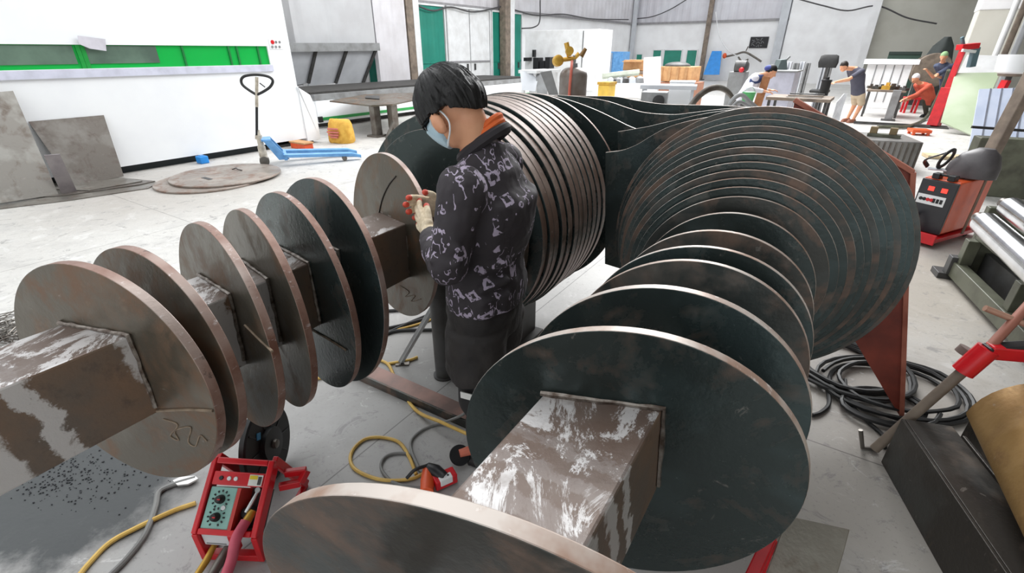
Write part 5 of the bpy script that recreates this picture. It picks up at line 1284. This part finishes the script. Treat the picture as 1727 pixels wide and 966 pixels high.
t, fr, w_, h_ = table('roller_conveyor', 'long grey rail bench in front of the wooden crate', 1080, 1176, 143, 9.5, .5, MAT_LGREY, MAT_LGREY, .07, az=20)
t, fr, w_, h_, z_ = boxthing('motor_box', 'grey box with a round black wheel under the rail bench', 'machine', 1082, 1126, 155, 9.0, .4, MAT_GREY, az=20)
mb = MB(); mb.lathe(fr.P(-.002, w_ * .7, h_ - .14), -fr.A, [(0, .10), (.05, .10), (.06, .05)], 20); mb.build('wheel', MAT_BLACK, t)
t, fr, w_, h_, z_ = boxthing('white_box', 'plain white box right of the motor box, under the rail bench', 'box', 1130, 1172, 139, 9.9, .45, MAT_WHITE, az=20); addbox(t, 'lid', fr, -.01, .46, -.01, w_ + .01, h_ + .001, h_ + .02, MAT_OFFWHITE)
# standing steel ring and smaller one
def hoop(px, py, d, R, r, ax, m, label):
    c = DY(px, py, d); ax = n_(V(ax)); u = n_(ax.cross(Z)); v = u.cross(ax)
    t = thing('steel_ring', label, 'ring', (c.x, c.y, 0)); c = V((c.x, c.y, R + r))
    pts = [c + u * R * math.cos(2 * math.pi * k / 40) + v * R * math.sin(2 * math.pi * k / 40) for k in range(40)]
    mb = MB(); mb.tube(pts, r, 8, True, sq=1.6); mb.build('rim', m, t)
    mb = MB()
    for k in range(3): mb.tube([c, c + (u * math.cos(2.1 * k + .5) + v * math.sin(2.1 * k + .5)) * (R - r)], r * .5, 6)
    mb.lathe(c - ax * .06, ax, [(0, .08), (.12, .08)], 16); mb.build('spokes', MAT_COLBROWN, t)
hoop(1204, 170, 8.0, .58, .030, (.5, -1, 0), MAT_STEEL, 'standing grey steel ring behind the plate stacks, left of the bending worker')
# windows in the back wall
for n, (x0, x1, y0, y1) in enumerate([(1078, 1087, 92, 112), (1106, 1119, 85, 100), (1125, 1154, 85, 112), (1164, 1180, 85, 124)]):
    b0, b1 = bb(x0), bb(x1); z1, z0 = bz(x0, y0), max(.05, bz(x0, y1))
    root = bpy.data.objects.new('window_%d' % (n + 1), None); COL.objects.link(root); root.location = FW.P(-.05, (b0 + b1) / 2, z0); root['kind'] = 'structure'
    mb = MB(); mb.box(FW, -.04, -.005, b0, b1, z0, z1); mb.build('pane', MAT_GREEN, root)
    mb = MB()
    for b in (b0 - .06, b1): mb.box(FW, -.07, -.003, b, b + .06, z0, z1)
    mb.box(FW, -.07, -.003, b0 - .06, b1 + .06, z1 + .001, z1 + .06); mb.build('window_frame', MAT_OFFWHITE, root)
# bright blue board leaning, notice board, pipework
mb = MB(); q = [WB(1186, 126, 1.2), WB(1213, 126, 1.2), WB(1217, 86, .2), WB(1201, 86, .2)]; mb.poly(q, FW.A * .05); mb.build('blue_board', MAT_BLUEP, label='bright blue tapered board leaning on the back wall by the brown column', cat='board')
nbd = thing('notice_board', 'black notice board with grey handwriting on the back wall', 'board', WB(1282, 80, .1))
b0, b1, z0, z1 = bb(1267), bb(1298), bz(1282, 81), bz(1282, 62)
mb = MB(); mb.box(FW, -.06, -.01, b0, b1, z0, z1); mb.build('panel', MAT_BLACKM, nbd, bevel=.01)
mb = MB(); rd = random.Random(4)
for row in range(3):
    b = b0 + .12
    while b < b1 - .3:
        s_ = rd.uniform(.10, .22); zc = z1 - (z1 - z0) * (.24 + .27 * row)
        pts = [FW.P(-.066, b + s_ * k / 4, zc + rd.uniform(-.09, .09)) for k in range(5)]; mb.tube(pts, .012, 4); b += s_ + .06
mb.build('chalk_writing', M('grey chalk', srgb(150, 150, 152), .8), nbd)
pb = thing('pipe_bracket', 'bent grey pipework with an orange valve hanging on the back wall', 'pipework', WB(1250, 100, .4))
mb = MB(); mb.tube(spline([WB(x, y, .4) for x, y in ((1222, 96), (1240, 92), (1256, 88), (1272, 96), (1284, 104))], 6), .06, 8); mb.tube(spline([WB(x, y, .35) for x, y in ((1245, 96), (1252, 104), (1262, 100))], 6), .05, 8); mb.build('pipe', MAT_STEEL, pb)
mb = MB(); mb.ell(WB(1222, 94, .5), (.12, .12, .16)); mb.build('orange_valve', MAT_ORANGE, pb)
mb = MB(); mb.tube([WB(1258, 86, .4), WB(1262, 78, .4)], .03, 6); mb.build('stub', MAT_STEEL, pb)
t, fr, w_, h_, z_ = boxthing('grinding_machine', 'grey bench machine with a red knob behind the bending worker', 'machine', 1230, 1256, 121, 13, .5, MAT_GREY, yb=None)
mb = MB(); mb.lathe(fr.P(.1, .1, h_ + .12), fr.B, [(0, .14), (.25, .14), (.3, .08)], 18); mb.build('motor', MAT_DGREY, t); mb = MB(); mb.ell(fr.P(-.05, w_ * .8, h_ + .05), (.06, .06, .06)); mb.build('red_knob', MAT_RED, t)
# grey sheets, profiles, benches
t, fr, w_, h_, z_ = boxthing('grey_cabinet', 'plain lilac grey cabinet right of the bending worker', 'cabinet', 1296, 1342, 121, 12, .8, M('lilac grey paint', srgb(190, 190, 204), .5)); addbox(t, 'top_sheet', fr, -.04, .84, -.04, w_ + .04, h_ + .001, h_ + .03, MAT_GREY)
t, fr, w_, h_ = table('steel_bench', 'long steel work bench between the two standing workers', 1292, 1402, 163, 10.5, .9, MAT_COLBROWN, MAT_DGREY, .06)
for k in range(3):
    c = fr.P(.2 + .2 * k, w_ * .3, h_ + .02 * k); mb = MB(); mb.bar(c, c + fr.B * w_ * .55 + fr.A * .1, .12, .018); mb.build('flat_bar', [MAT_STEEL, MAT_COLBROWN, MAT_DGREY][k], label='flat steel bar lying on the long steel work bench', cat='bar', group='flat bars on the long work bench')
sc_ = [(1329, 1337), (1340, 1349), (1351, 1359), (1361, 1368), (1388, 1396), (1398, 1406)]
LB = ['leftmost of the upright grey profiles behind the work bench', 'second upright grey profile from the left behind the work bench', 'third upright grey profile from the left behind the work bench', 'upright grey profile just left of the black chair', 'upright grey profile just right of the black chair', 'rightmost upright grey profile, beside the dark shirted man']
for k, (x0, x1) in enumerate(sc_):
    fr, w_, h_, zb = cell(x0, x1, 104 + k % 2 * 2, 15.5); mb = MB(); mb.box(fr, 0, .05, 0, w_, .0, h_); mb.box(fr, -.12, -.001, 0, .04, 0, h_); mb.box(fr, -.12, -.001, w_ - .04, w_, 0, h_)
    mb.build('steel_profile', [MAT_LGREY, MAT_GREY][k % 2], label=LB[k], cat='profile', group='upright profiles behind the work bench', bevel=.004)
p = DY(1385, 150, 15.0); ch_ = thing('office_chair', 'black office chair with rounded back behind the upright profiles', 'chair', (p.x, p.y, 0)); fr = Fr((p.x, p.y, 0), 36)
hz = DY(1385, 92, 15.0).z
mb = MB(); mb.loft([(fr.P(0, 0, hz - .34), fr.B * .22, fr.A * .04, .7), (fr.P(0, 0, hz - .2), fr.B * .25, fr.A * .05, .7), (fr.P(.03, 0, hz - .03), fr.B * .22, fr.A * .04, .7), (fr.P(.03, 0, hz), fr.B * .15, fr.A * .02, .7)]); mb.build('backrest', MAT_BLACK, ch_)
addbox(ch_, 'seat', fr, -.5, -.02, -.24, .24, .62, .70, MAT_BLACK, .03); mb = MB(); mb.tube([fr.P(-.25, 0, .05), fr.P(-.25, 0, .62)], .04, 8); mb.tube([fr.P(0, 0, .66), fr.P(0, 0, hz - .3)], .03, 8); mb.build('column', MAT_DGREY, ch_); mb = MB(); mb.lathe(fr.P(-.25, 0, 0), Z, [(0, .26), (.05, .22), (.06, .06)], 16); mb.build('base', MAT_DGREY, ch_)
p = DY(1388, 160, 10.9); fr = Fr((p.x, p.y, 0), 36); 
hz0 = DY(1388, 161, 10.9).z; hz1 = DY(1388, 137, 10.9).z; hz0 = max(hz0, 0.0)
cn = thing('black_canister', 'black cylindrical canister standing on the work bench beside the dark shirted man', 'canister', (p.x, p.y, hz0)); mb = MB(); mb.lathe((p.x, p.y, hz0), Z, [(0, .09), (hz1 - hz0, .09)], 20); mb.build('body', MAT_BLACK, cn); mb = MB(); mb.lathe((p.x, p.y, hz1), Z, [(0, .10), (.03, .10), (.035, .04), (.08, .04)], 20); mb.build('lid', MAT_BLACKM, cn)
mb = MB(); q = [DY(x, y, 10.6 + .02 * k) for k, (x, y) in enumerate(((1430, 158), (1424, 158), (1412, 172), (1403, 203), (1416, 203), (1421, 178)))]; mb.poly(q, V((0, .02, 0))); mb.build('white_strip', M('white plastic strip', srgb(232, 234, 240), .5), label='curved white strip leaning in front of the dark shirted man', cat='strip')

# ---- people of the background
def figure(label, P, fdir, hip, chest, neck, head, knees, feet, elbows, hands, shirt, trousers, sleeve=True, hair=MAT_HAIR, short=False, r=1.0, hairname='hair', shoe=MAT_BLACK, facedir=None):
    root = thing('person', label, 'person', (P.x, P.y, 0)); f = n_(fdir); l = n_(Z.cross(f)); up = n_(neck - hip); fr_ = n_(l.cross(up)) * -1
    if fr_.dot(f) < 0: fr_ = -fr_
    b = MB()
    b.loft([(hip - up * .07, fr_ * .08, l * .12), (hip + up * .03, fr_ * .10, l * .155), (hip.lerp(chest, .5), fr_ * .09, l * .14), (chest, fr_ * .11, l * .17), (chest.lerp(neck, .7), fr_ * .085, l * .15), (neck, fr_ * .05, l * .06)])
    b.cap(neck - up * .04, .055, head - Z * .04, .05)
    hd = n_(facedir) if facedir is not None else n_(f - Z * .5); hl = l; hup = hd.cross(hl); hup = hup if hup.z > 0 else -hup
    b.ell(head, (.092, .076, .112), (hd, hl, hup), 18, 12); b.cap(head + hd * .085 - hup * .005, .012, head + hd * .105 - hup * .035, .016); b.ell(head - hup * .075 + hd * .03, (.055, .052, .045), (hd, hl, hup), 14, 8)
    for s in (1, -1): b.ell(head + hl * .078 * s - hup * .01, (.022, .012, .032), (hd, hl, hup), 10, 8)
    sh = [chest.lerp(neck, .55) + l * .175 * s for s in (1, -1)]; hp = [hip + l * .085 * s - up * .03 for s in (1, -1)]
    for s, e, h in zip(sh, elbows, hands):
        b.cap(s, .052, e, .04); b.cap(e, .041, h, .027); d = n_(h - e)
        a = n_(d.cross(Z) if abs(d.z) < .9 else d.cross(V((1, 0, 0))))
        b.ell(h + d * .05, (.05, .036, .02), (d, a, d.cross(a)), 12, 8)
        for k in range(4): q = h + d * .085 + a * (.027 - .018 * k); b.cap(q, .011, q + d * .045 - Z * .012, .010, 8); b.cap(q + d * .045 - Z * .012, .010, q + d * .065 - Z * .035, .009, 8)
        b.cap(h + d * .03 + a * .03, .013, h + d * .07 + a * .055 - Z * .015, .011, 8)
    for s, k, a in zip(hp, knees, feet): b.cap(s, .085, k, .056); b.cap(k, .058, a + Z * .08, .036); b.cap(a + Z * .05 - f * .03, .035, a + Z * .035 + f * .14, .03)
    b.build('body', MAT_SKIN, root, voxel=.014, smooth_it=2)
    c = MB(); c.loft([(hip - up * .02, fr_ * .125, l * .18), (hip.lerp(chest, .5), fr_ * .12, l * .17), (chest, fr_ * .135, l * .195), (chest.lerp(neck, .65), fr_ * .11, l * .175), (chest.lerp(neck, .95), fr_ * .07, l * .08)])
    for s, e, h in zip(sh, elbows, hands):
        if sleeve: c.cap(s, .068, e, .056); c.cap(e, .056, e.lerp(h, .8), .042)
        else: c.cap(s, .068, s.lerp(e, .7), .064)
    c.build('shirt', shirt, root, voxel=.014, smooth_it=3)
    c = MB(); c.loft([(hip - up * .10, fr_ * .115, l * .165), (hip, fr_ * .12, l * .175), (hip + up * .04, fr_ * .115, l * .165)])
    for s, k, a in zip(hp, knees, feet):
        c.cap(s, .10, k + (s - k) * (.12 if short else 0), .085 if short else .075)
        if not short: c.cap(k, .075, a + Z * .09, .055)
    c.build('shorts' if short else 'trousers', trousers, root, voxel=.014, smooth_it=3)
    for a in feet:
        c = MB(); c.cap(a + Z * .055 - f * .04, .045, a + Z * .05 + f * .14, .04); c.box(Fr((a.x, a.y, 0), math.degrees(math.atan2(f.x, f.y))), -.08, .18, -.045, .045, 0, .03); c.build('shoe', shoe, root, voxel=.012)
    c = MB(); c.ell(head + hup * .022 - hd * .016, (.100, .086, .104), (hd, hl, hup), 18, 12)
    for k in range(len(c.v)):
        q = c.v[k] - head
        if q.dot(hd) > .02 and q.dot(hup) < .045: c.v[k] = head + q * .72
        elif q.dot(hup) < -.055: c.v[k] = head + q * .8
    c.build(hairname, hair, root)
    return root, f, l, hd, hup
# worker leaning right in white sleeves and a navy vest
d = 10.0; H1 = DY(1247, 172, d); N1 = DY(1281, 124, d); C1 = H1.lerp(N1, .66); HD = DY(1301, 121, d); f1 = V((.85, -.5, 0)); l1 = n_(Z.cross(n_(f1)))
P1 = V((H1.x, H1.y, 0)); S1 = C1.lerp(N1, .55)
w1, *_ = figure('person in navy vest and white sleeves bending to the right over the grey cabinet', P1, f1, H1, C1, N1, HD, [P1 + l1 * .12 + n_(f1) * .12 + Z * .42, P1 - l1 * .12 + n_(f1) * .12 + Z * .42], [P1 + l1 * .13, P1 - l1 * .13], [DY(1262, 150, d - .3), DY(1272, 152, d + .3)], [DY(1290, 154, d - .35), DY(1298, 152, d + .2)], M('white cotton', srgb(226, 224, 230), .8, 0, srgb(206, 204, 214), 8), M('grey trousers', srgb(140, 138, 142), .8), True)
c = MB(); c.loft([(C1 + (N1 - C1) * .0 + n_(f1) * 0, n_(f1) * .125, l1 * .21), (C1.lerp(N1, .5), n_(f1) * .13, l1 * .212), (C1.lerp(N1, .92), n_(f1) * .085, l1 * .14)]); c.build('navy_vest', M('navy cloth', srgb(50, 66, 112), .8), w1, voxel=.014)
q = N1 + V((.02, -.16, -.06)); c = MB(); c.poly([q + V((-.02, -.02, .02)), q + V((.12, -.02, 0)), q + V((.05, -.04, -.55)), q + V((-.10, -.04, -.52))], V((0, .03, 0))); c.build('leather_apron', M('tan leather apron', srgb(176, 122, 84), .7, 0, srgb(150, 100, 66), 8), w1)
c = MB(); c.ell(HD - n_(f1) * .05 + Z * .06, (.085, .085, .06)); c.build('blue_headband', M('blue headband', srgb(64, 78, 150), .7), w1)
# man in a grey T-shirt and beige shorts
P2 = G(1431, 206); d = P2.y; H2 = DY(1447, 157, d); N2 = DY(1441, 113, d); C2 = H2.lerp(N2, .68) + V((.05, 0, 0)); f2 = V((-.95, -.3, 0)); l2 = n_(Z.cross(f2))
K2 = [V((P2.x + .1, P2.y, .45)) + l2 * .10, V((P2.x + .12, P2.y, .45)) - l2 * .10]
figure('person in dark grey T-shirt and beige shorts leaning left over the bench', P2, f2, H2, C2, N2, DY(1423, 112, d), K2, [P2 + l2 * .11, P2 - l2 * .11 + V((.05, 0, 0))], [DY(1432, 133, d - .25), DY(1436, 134, d + .2)], [DY(1413, 137, d - .2), DY(1414, 138, d + .15)], M('charcoal T-shirt', srgb(76, 76, 90), .85), M('beige shorts', srgb(196, 178, 152), .8), False, short=True, hair=hair_mat('dark brown hair', (.02, .015, .012)), shoe=M('sandal', srgb(150, 100, 80), .6))
# green cap worker and the crouching one in orange by the red frame
P3 = G(1590, 196); d = P3.y; f3 = V((-.8, -.6, 0)); l3 = n_(Z.cross(f3)); H3 = DY(1598, 150, d); N3 = DY(1590, 104, d); C3 = H3.lerp(N3, .66) + V((.06, .02, 0))
figure('person in green cap and navy shirt standing by the red slanted frame', P3, f3, H3, C3, N3, DY(1590, 95, d) + V((-.05, -.1, 0)), [P3 + l3 * .12 + Z * .45, P3 - l3 * .12 + Z * .45], [P3 + l3 * .12, P3 - l3 * .12], [DY(1574, 130, d - .3), DY(1590, 132, d + .2)], [DY(1563, 118, d - .55), DY(1580, 128, d - .3)], M('navy work shirt', srgb(52, 58, 82), .8, 0, srgb(80, 90, 112), 8), M('black trousers', srgb(44, 44, 46), .8), False, hair=M('green cap', srgb(142, 178, 130), .8), hairname='cap')
P4 = G(1565, 197); d = P4.y - .2; P4 = V((P4.x, d, 0)); f4 = V((-.95, -.3, 0)); l4 = n_(Z.cross(f4)); H4 = DY(1566, 180, d); H4.z = .42; N4 = DY(1552, 140, d); C4 = H4.lerp(N4, .66) + V((.05, 0, .02))
figure('person crouching in orange-red work clothes beside the red slanted frame', P4, f4, H4, C4, N4, DY(1544, 132, d), [P4 + f4 * .36 + l4 * .16 + Z * .46, P4 + f4 * .36 - l4 * .16 + Z * .46], [P4 + f4 * .1 + l4 * .16, P4 + f4 * .1 - l4 * .16], [DY(1545, 160, d - .28), DY(1552, 160, d + .2)], [DY(1528, 166, d - .3), DY(1532, 168, d)], M('orange red work shirt', srgb(206, 96, 72), .8, 0, srgb(188, 78, 58), 6), M('dark olive trousers', srgb(74, 70, 60), .8), True, hair=M('white cap', srgb(228, 228, 232), .8), hairname='cap')
# ---- right hand clutter
t, fr, w_, h_, z_ = boxthing('white_crate', 'white panelled cabinet behind the dark shirted man', 'cabinet', 1464, 1540, 108, 17, 1.0, MAT_OFFWHITE)
addbox(t, 'top_lid', fr, -.12, 1.1, -.12, w_ + .15, h_ + .002, h_ + .14, MAT_WHITE)
for k in range(1, 5): addbox(t, 'panel_seam', fr, -.012, -.002, w_ * k / 5, w_ * k / 5 + .03, .2, h_ - .02, MAT_GREY, 0)
t, fr, w_, h_, z_ = boxthing('green_board', 'dark green board standing behind the white panelled cabinet', 'board', 1500, 1556, 87, 19.5, .15, M('dark green board', srgb(46, 72, 60), .6)); addbox(t, 'edge_strip', fr, -.03, -.002, 0, w_, h_ - .1, h_, M('black green edge', srgb(34, 50, 44), .6))
p = DY(1570, 120, 17.5); cd = thing('cable_drum', 'brown round drum standing between the white cabinet and green capped person', 'drum', (p.x, p.y, 0)); hh = DY(1570, 89, 17.5).z
mb = MB(); mb.lathe((p.x, p.y, hh - .55), V((-.5, -1, 0)), [(0, .52), (.06, .55), (.10, .52)], 32); mb.build('flange', MAT_COLBROWN, cd); mb = MB(); mb.lathe((p.x + .05, p.y + .11, hh - .55), V((.5, 1, 0)), [(0, .3), (.4, .3), (.41, .5), (.46, .5)], 28); mb.build('core', MAT_COLBROWN, cd); mb = MB(); fr = Fr((p.x, p.y, 0), 36); mb.box(fr, .1, .5, -.3, .3, 0, hh - 1.09); mb.build('stand', MAT_DGREY, cd)
t, fr, w_, h_ = table('low_work_table', 'low cluttered table of brown steel parts beyond the dark shirted man', 1462, 1530, 151, 14.5, 1.0, MAT_COLBROWN, MAT_DGREY)
for k in range(7):
    c = fr.P(rd.uniform(.1, .8), w_ * (k + .5) / 7, h_); s_ = rd.uniform(.05, .12); f5 = Fr(c - Z * c.z, 20 + 40 * k)
    mb = MB(); mb.box(f5, -s_, s_, -s_ * 1.5, s_ * 1.5, h_ + .001, h_ + s_); mb.box(f5, -s_ * .4, s_ * .4, -s_ * .5, s_ * .5, h_ + s_, h_ + s_ * 1.8); mb.build('steel_part', [MAT_STEEL, MAT_RUSTY, MAT_DGREY, MAT_YELLOW][k % 4], label='small steel part on the low cluttered table', cat='part', group='parts on the low cluttered table')
p = G(1497, 203); t = thing('short_post', 'short grey steel post standing on the floor right of the bare legged man', 'post', p); fr = Fr(p, 36); hh = DY(1498, 152, p.y).z
addbox(t, 'post', fr, -.09, .09, -.09, .09, .03, hh, MAT_GREY); addbox(t, 'base', fr, -.16, .16, -.16, .16, 0, .03, MAT_DGREY)
mb = MB(); mb.bar(G(1440, 206, .04), G(1568, 213, .04), .06, .06); mb.build('floor_bar', MAT_DGREY, label='long dark bar on the floor from the man\'s feet to the red frame', cat='bar')
mb = MB(); mb.tube(spline([G(1480, 214, .05), G(1530, 213, .05), G(1560, 200, .05), DY(1576, 175, 13.6), DY(1592, 140, 13.4), DY(1600, 118, 13.2)], 6), .04, 8); mb.build('grey_hose', MAT_OLIVE, label='thick grey green hose curving up behind the red slanted frame', cat='hose')
# red slanted frame machine
b0 = G(1572, 214); tp = DY(1626, 80, b0.y + .2)
rf = thing('clamp_machine', 'red slanted steel machine with a clamp head beside the pale green sheet', 'machine', b0)
m_ = b0.lerp(tp, .50)
mb = MB(); mb.bar(b0 + Z * .02, m_, .22, .30); mb.build('lower_beam', MAT_RED, rf, bevel=.01); mb = MB(); mb.bar(b0 + V((.0, -.18, .05)), m_ + V((0, -.18, 0)), .08, .05); mb.build('dark_slot', M('dark red slot', srgb(120, 20, 26), .5), rf)
mb = MB(); mb.bar(m_, tp, .12, .16); mb.build('upper_beam', MAT_RED, rf, bevel=.01)
mb = MB(); mb.bar(tp + V((-.12, 0, 0)), tp + V((.28, 0, .04)), .2, .12); mb.build('clamp_head', MAT_RED, rf, bevel=.01); mb = MB(); mb.bar(tp + V((-.12, -.12, -.06)), tp + V((.2, -.12, -.09)), .05, .06); mb.build('white_scale', MAT_OFFWHITE, rf)
mb = MB(); mb.bar(tp + V((.28, 0, 0)), tp + V((.34, 0, -.42)), .12, .14); mb.bar(tp + V((.0, .05, .05)), tp + V((-.1, .05, .22)), .06, .06); mb.build('teal_motor', M('teal grey casting', srgb(96, 124, 134), .5), rf, bevel=.01)
mb = MB(); mb.box(Fr(b0, 36), -.3, .3, -.3, .3, 0, .02); mb.build('base', MAT_DGREY, rf)
for k, (x, y) in enumerate(((1530, 178), (1548, 215))):
    p = G(x, y + 12); t = thing('red_stool', ['small red tool stand on the floor left of the crouching person', 'low orange red base on the floor in front of the crouching person'][k], 'stand', p); fr = Fr(p, 20); hh = .45 if k == 0 else .12
    addbox(t, 'top', fr, -.18, .18, -.18, .18, hh - .06, hh, MAT_RED if k == 0 else MAT_ORANGE); legs(t, fr, -.16, .16, -.16, .16, hh - .061, MAT_RED if k == 0 else MAT_ORANGE, .05)
# big leaning sheets
def lean_px(px, ds, m, label, name='metal_sheet', th=.03, cat='panel', seams=0):
    q = [DY(x, y, dd_) for (x, y), dd_ in zip(px, ds)]
    N = (q[1] - q[0]).cross(q[2] - q[0]).normalized(); q = [c - N * (c - q[0]).dot(N) for c in q]
    for c in q: c.z = max(c.z, .003)
    mb = MB(); mb.poly(q, -N * th if N.y < 0 else N * th); t = thing(name, label, cat, ((q[2] + q[3]) / 2).to_tuple()[:2] + (0,)); mb.build('sheet', m, t)
    nn = N if N.y < 0 else -N
    for k in range(1, seams + 1):
        a, b = q[0].lerp(q[1], k / (seams + 1)), q[3].lerp(q[2], k / (seams + 1)); mb = MB(); mb.bar(a + nn * .006, b + nn * .006, .022, .008, up=nn); mb.build('rib', M('rib shadow grey', srgb(120, 124, 136), .5), t)
    return t
pA, pB = G(1579, 222).y, G(1628, 230).y
lean_px([(1611, 123), (1687, 122), (1640, 228), (1579, 220)], [pA + .9, pA + .5, pB, pA], M('pale green glossy sheet', srgb(176, 190, 160), .22, 0, srgb(196, 206, 184), .8), 'large pale green glossy sheet leaning beside the red slanted machine', cat='sheet')
pC = G(1640, 262).y
lean_px([(1652, 150), (1790, 146), (1770, 268), (1626, 262)], [pC + .7, pC + .2, pC - .7, pC], M('pale blue ribbed sheet', srgb(206, 214, 232), .35, .1, srgb(190, 200, 222), 2), 'pale blue ribbed panel leaning at the right edge behind the roller machine', seams=6)
for k, (a, b) in enumerate((((1639, 214), (1740, 221)), ((1645, 247), (1760, 248)))):
    mb = MB(); mb.bar(DY(*a, pC - .35), DY(*b, pC - .55), .04, .04); mb.build('black_bar', MAT_BLACKM, label=['upper thin black bar across the pale blue ribbed panel', 'lower thin black bar across the pale blue ribbed panel'][k], cat='bar')
lean_px([(1632, 92), (1688, 94), (1686, 124), (1618, 123)], [13.6, 13.3, 13.0, 13.2], MAT_OFFWHITE, 'white sheet standing behind the pale green sheet', cat='sheet')
p = DY(1706, 120, 10.5); lp_ = thing('white_drum', 'bright white drum shaped lamp housing at the right edge above the panels', 'lamp', (p.x, p.y, 0)); z0, z1 = DY(1706, 124, 10.5).z, DY(1706, 92, 10.5).z
mb = MB(); mb.lathe((p.x, p.y, z0), Z, [(0, .20), (.03, .26), (z1 - z0, .30)], 28); mb.build('housing', MAT_WHITE, lp_); mb = MB(); mb.lathe((p.x, p.y, z0 - .05), Z, [(0, .18), (.049, .20)], 24); mb.build('dark_rim', MAT_COLBROWN, lp_)
mb = MB(); mb.tube([(p.x, p.y, 0), (p.x, p.y, z0 - .05)], .05, 10); mb.build('stand', MAT_DGREY, lp_); mb = MB(); mb.bar(V((p.x - .16, p.y - .1, z0 - .45)), V((p.x - .12, p.y - .1, z0 - .12)), .14, .08); mb.build('red_switch_box', MAT_RED, lp_)
# ribbed stack with clamps in front
t, fr, w_, h_, z_ = boxthing('ribbed_stack', 'low stack of ribbed galvanised sheets behind the rust-red gusset', 'sheet metal', 1468, 1560, 236, G(1515, 285).y, .9, M('galvanised sheet', srgb(150, 148, 146), .35, .5, srgb(132, 130, 128), 3), az=20)
for k in range(9): addbox(t, 'rib', fr, -.02, -.002, w_ * (k + .5) / 9, w_ * (k + .5) / 9 + .02, .02, h_ - .02, MAT_STEEL, 0)
c = fr.P(.4, w_ * .4, 0); f5 = Fr(c, 40); t = thing('clamp', 'brown steel clamp lying on the ribbed galvanised stack', 'clamp', c + Z * h_)
addbox(t, 'base_bar', f5, -.06, .06, -.22, .22, h_ + .002, h_ + .05, MAT_OLIVE)
for b in (-.2, .06): addbox(t, 'jaw', f5, -.05, .05, b, b + .1, h_ + .051, h_ + .15, M('brown clamp', srgb(120, 104, 74), .5, .2))
p = G(1590, 258); mb = MB(); mb.bar(G(1560, 262, .03), G(1630, 266, .03), .3, .05); mb.build('wood_plank', M('light plank', srgb(206, 186, 150), .7), label='light wooden plank on the floor beside the ribbed stack', cat='plank')
p = DY(1586, 85, 20); t = thing('dark_machine', 'dark tall machine head silhouetted against the beige bay wall', 'machine', (p.x, p.y, 0)); z1 = DY(1586, 62, 20).z
mb = MB(); mb.loft([((p.x, p.y, 0), V((.45, 0, 0)), V((0, .4, 0)), .6), ((p.x, p.y, z1 - .9), V((.42, 0, 0)), V((0, .4, 0)), .6), ((p.x + .05, p.y, z1 - .3), V((.25, 0, 0)), V((0, .3, 0)), .6), ((p.x + .1, p.y, z1), V((.08, 0, 0)), V((0, .1, 0)), .6)]); mb.build('casting', M('dark green grey casting', srgb(66, 72, 70), .6), t); mb = MB(); mb.lathe((p.x - .3, p.y - .42, z1 - 1.0), V((0, -1, 0)), [(0, .15), (.1, .15)], 16); mb.build('hand_wheel', MAT_DGREY, t)
# small items by the worker: green bucket, cable tangle, dark leaning hood
p = DY(1260, 172, 8.8); t = thing('green_bucket', 'green bucket below the bending worker behind the plates', 'bucket', (p.x, p.y, 0)); h0, h1 = max(0, DY(1260, 172, 8.8).z), DY(1260, 155, 8.8).z
mb = MB(); mb.lathe((p.x, p.y, h0), Z, [(0, .085), (h1 - h0, .11)], 24); mb.build('pail', M('green plastic', srgb(86, 172, 104), .5), t); mb = MB(); mb.tube(spline([V((p.x - .11, p.y, h1)), V((p.x, p.y - .06, h1 + .08)), V((p.x + .11, p.y, h1))], 5), .007, 6); mb.build('handle', MAT_LGREY, t)
addbox(t, 'stand_block', Fr((p.x, p.y, 0), 30), -.09, .09, -.09, .09, 0, h0 - .001, MAT_DGREY) if h0 > .01 else None
mb = MB(); mb.tube(spline([DY(x, y, 7.2) for x, y in ((1226, 186), (1236, 168), (1250, 160), (1262, 170), (1276, 182))], 6), .03, 8); mb.tube(spline([DY(x, y, 7.3) for x, y in ((1232, 186), (1244, 172), (1258, 176), (1266, 186))], 6), .025, 8); mb.build('hose_bundle', MAT_GREY, label='grey hose bundle arching in front of the bending worker', cat='hose')
p = DY(1318, 118, 12.4); t = thing('leaning_hood', 'dark grey machine hood standing on the lilac grey cabinet', 'hood', p); q = [DY(1310, 119, 12.4), DY(1328, 119, 12.4), DY(1327, 100, 12.4), DY(1318, 101, 12.4)]
mb = MB(); mb.poly(q, V((0, .25, 0))); mb.build('hood', M('dark green grey hood', srgb(92, 104, 104), .5), t); mb = MB(); mb.tube([DY(1326, 101, 12.5), DY(1332, 95, 12.5)], .03, 6); mb.build('spout', MAT_GREY, t)
# ------------------------------------------------------------------ light: open sky over the left bay, plus two added unseen area fills
w = bpy.data.worlds.new('World'); SC.world = w; w.use_nodes = True
bg = w.node_tree.nodes['Background']; bg.inputs[0].default_value = (.95, .98, 1, 1); bg.inputs[1].default_value = 1.2
def area(name, loc, to, sx, sy, e, c=(1, 1, 1)):
    d = bpy.data.lights.new(name, 'AREA'); d.shape = 'RECTANGLE'; d.size = sx; d.size_y = sy; d.energy = e; d.color = c
    o = bpy.data.objects.new(name, d); COL.objects.link(o); o.location = loc
    o.rotation_euler = (V(to) - V(loc)).to_track_quat('-Z', 'Y').to_euler(); return o
area('fill_light', (-3, 7, 7.5), (-1.5, 3, 0), 5, 12, 200)  # added fill for gloss on the left plates and shaft
area('fill_light', (6, 15, 8), (5, 12, 0), 6, 10, 1700)  # added fill to brighten the centre and back wall
SC.view_settings.exposure = .40
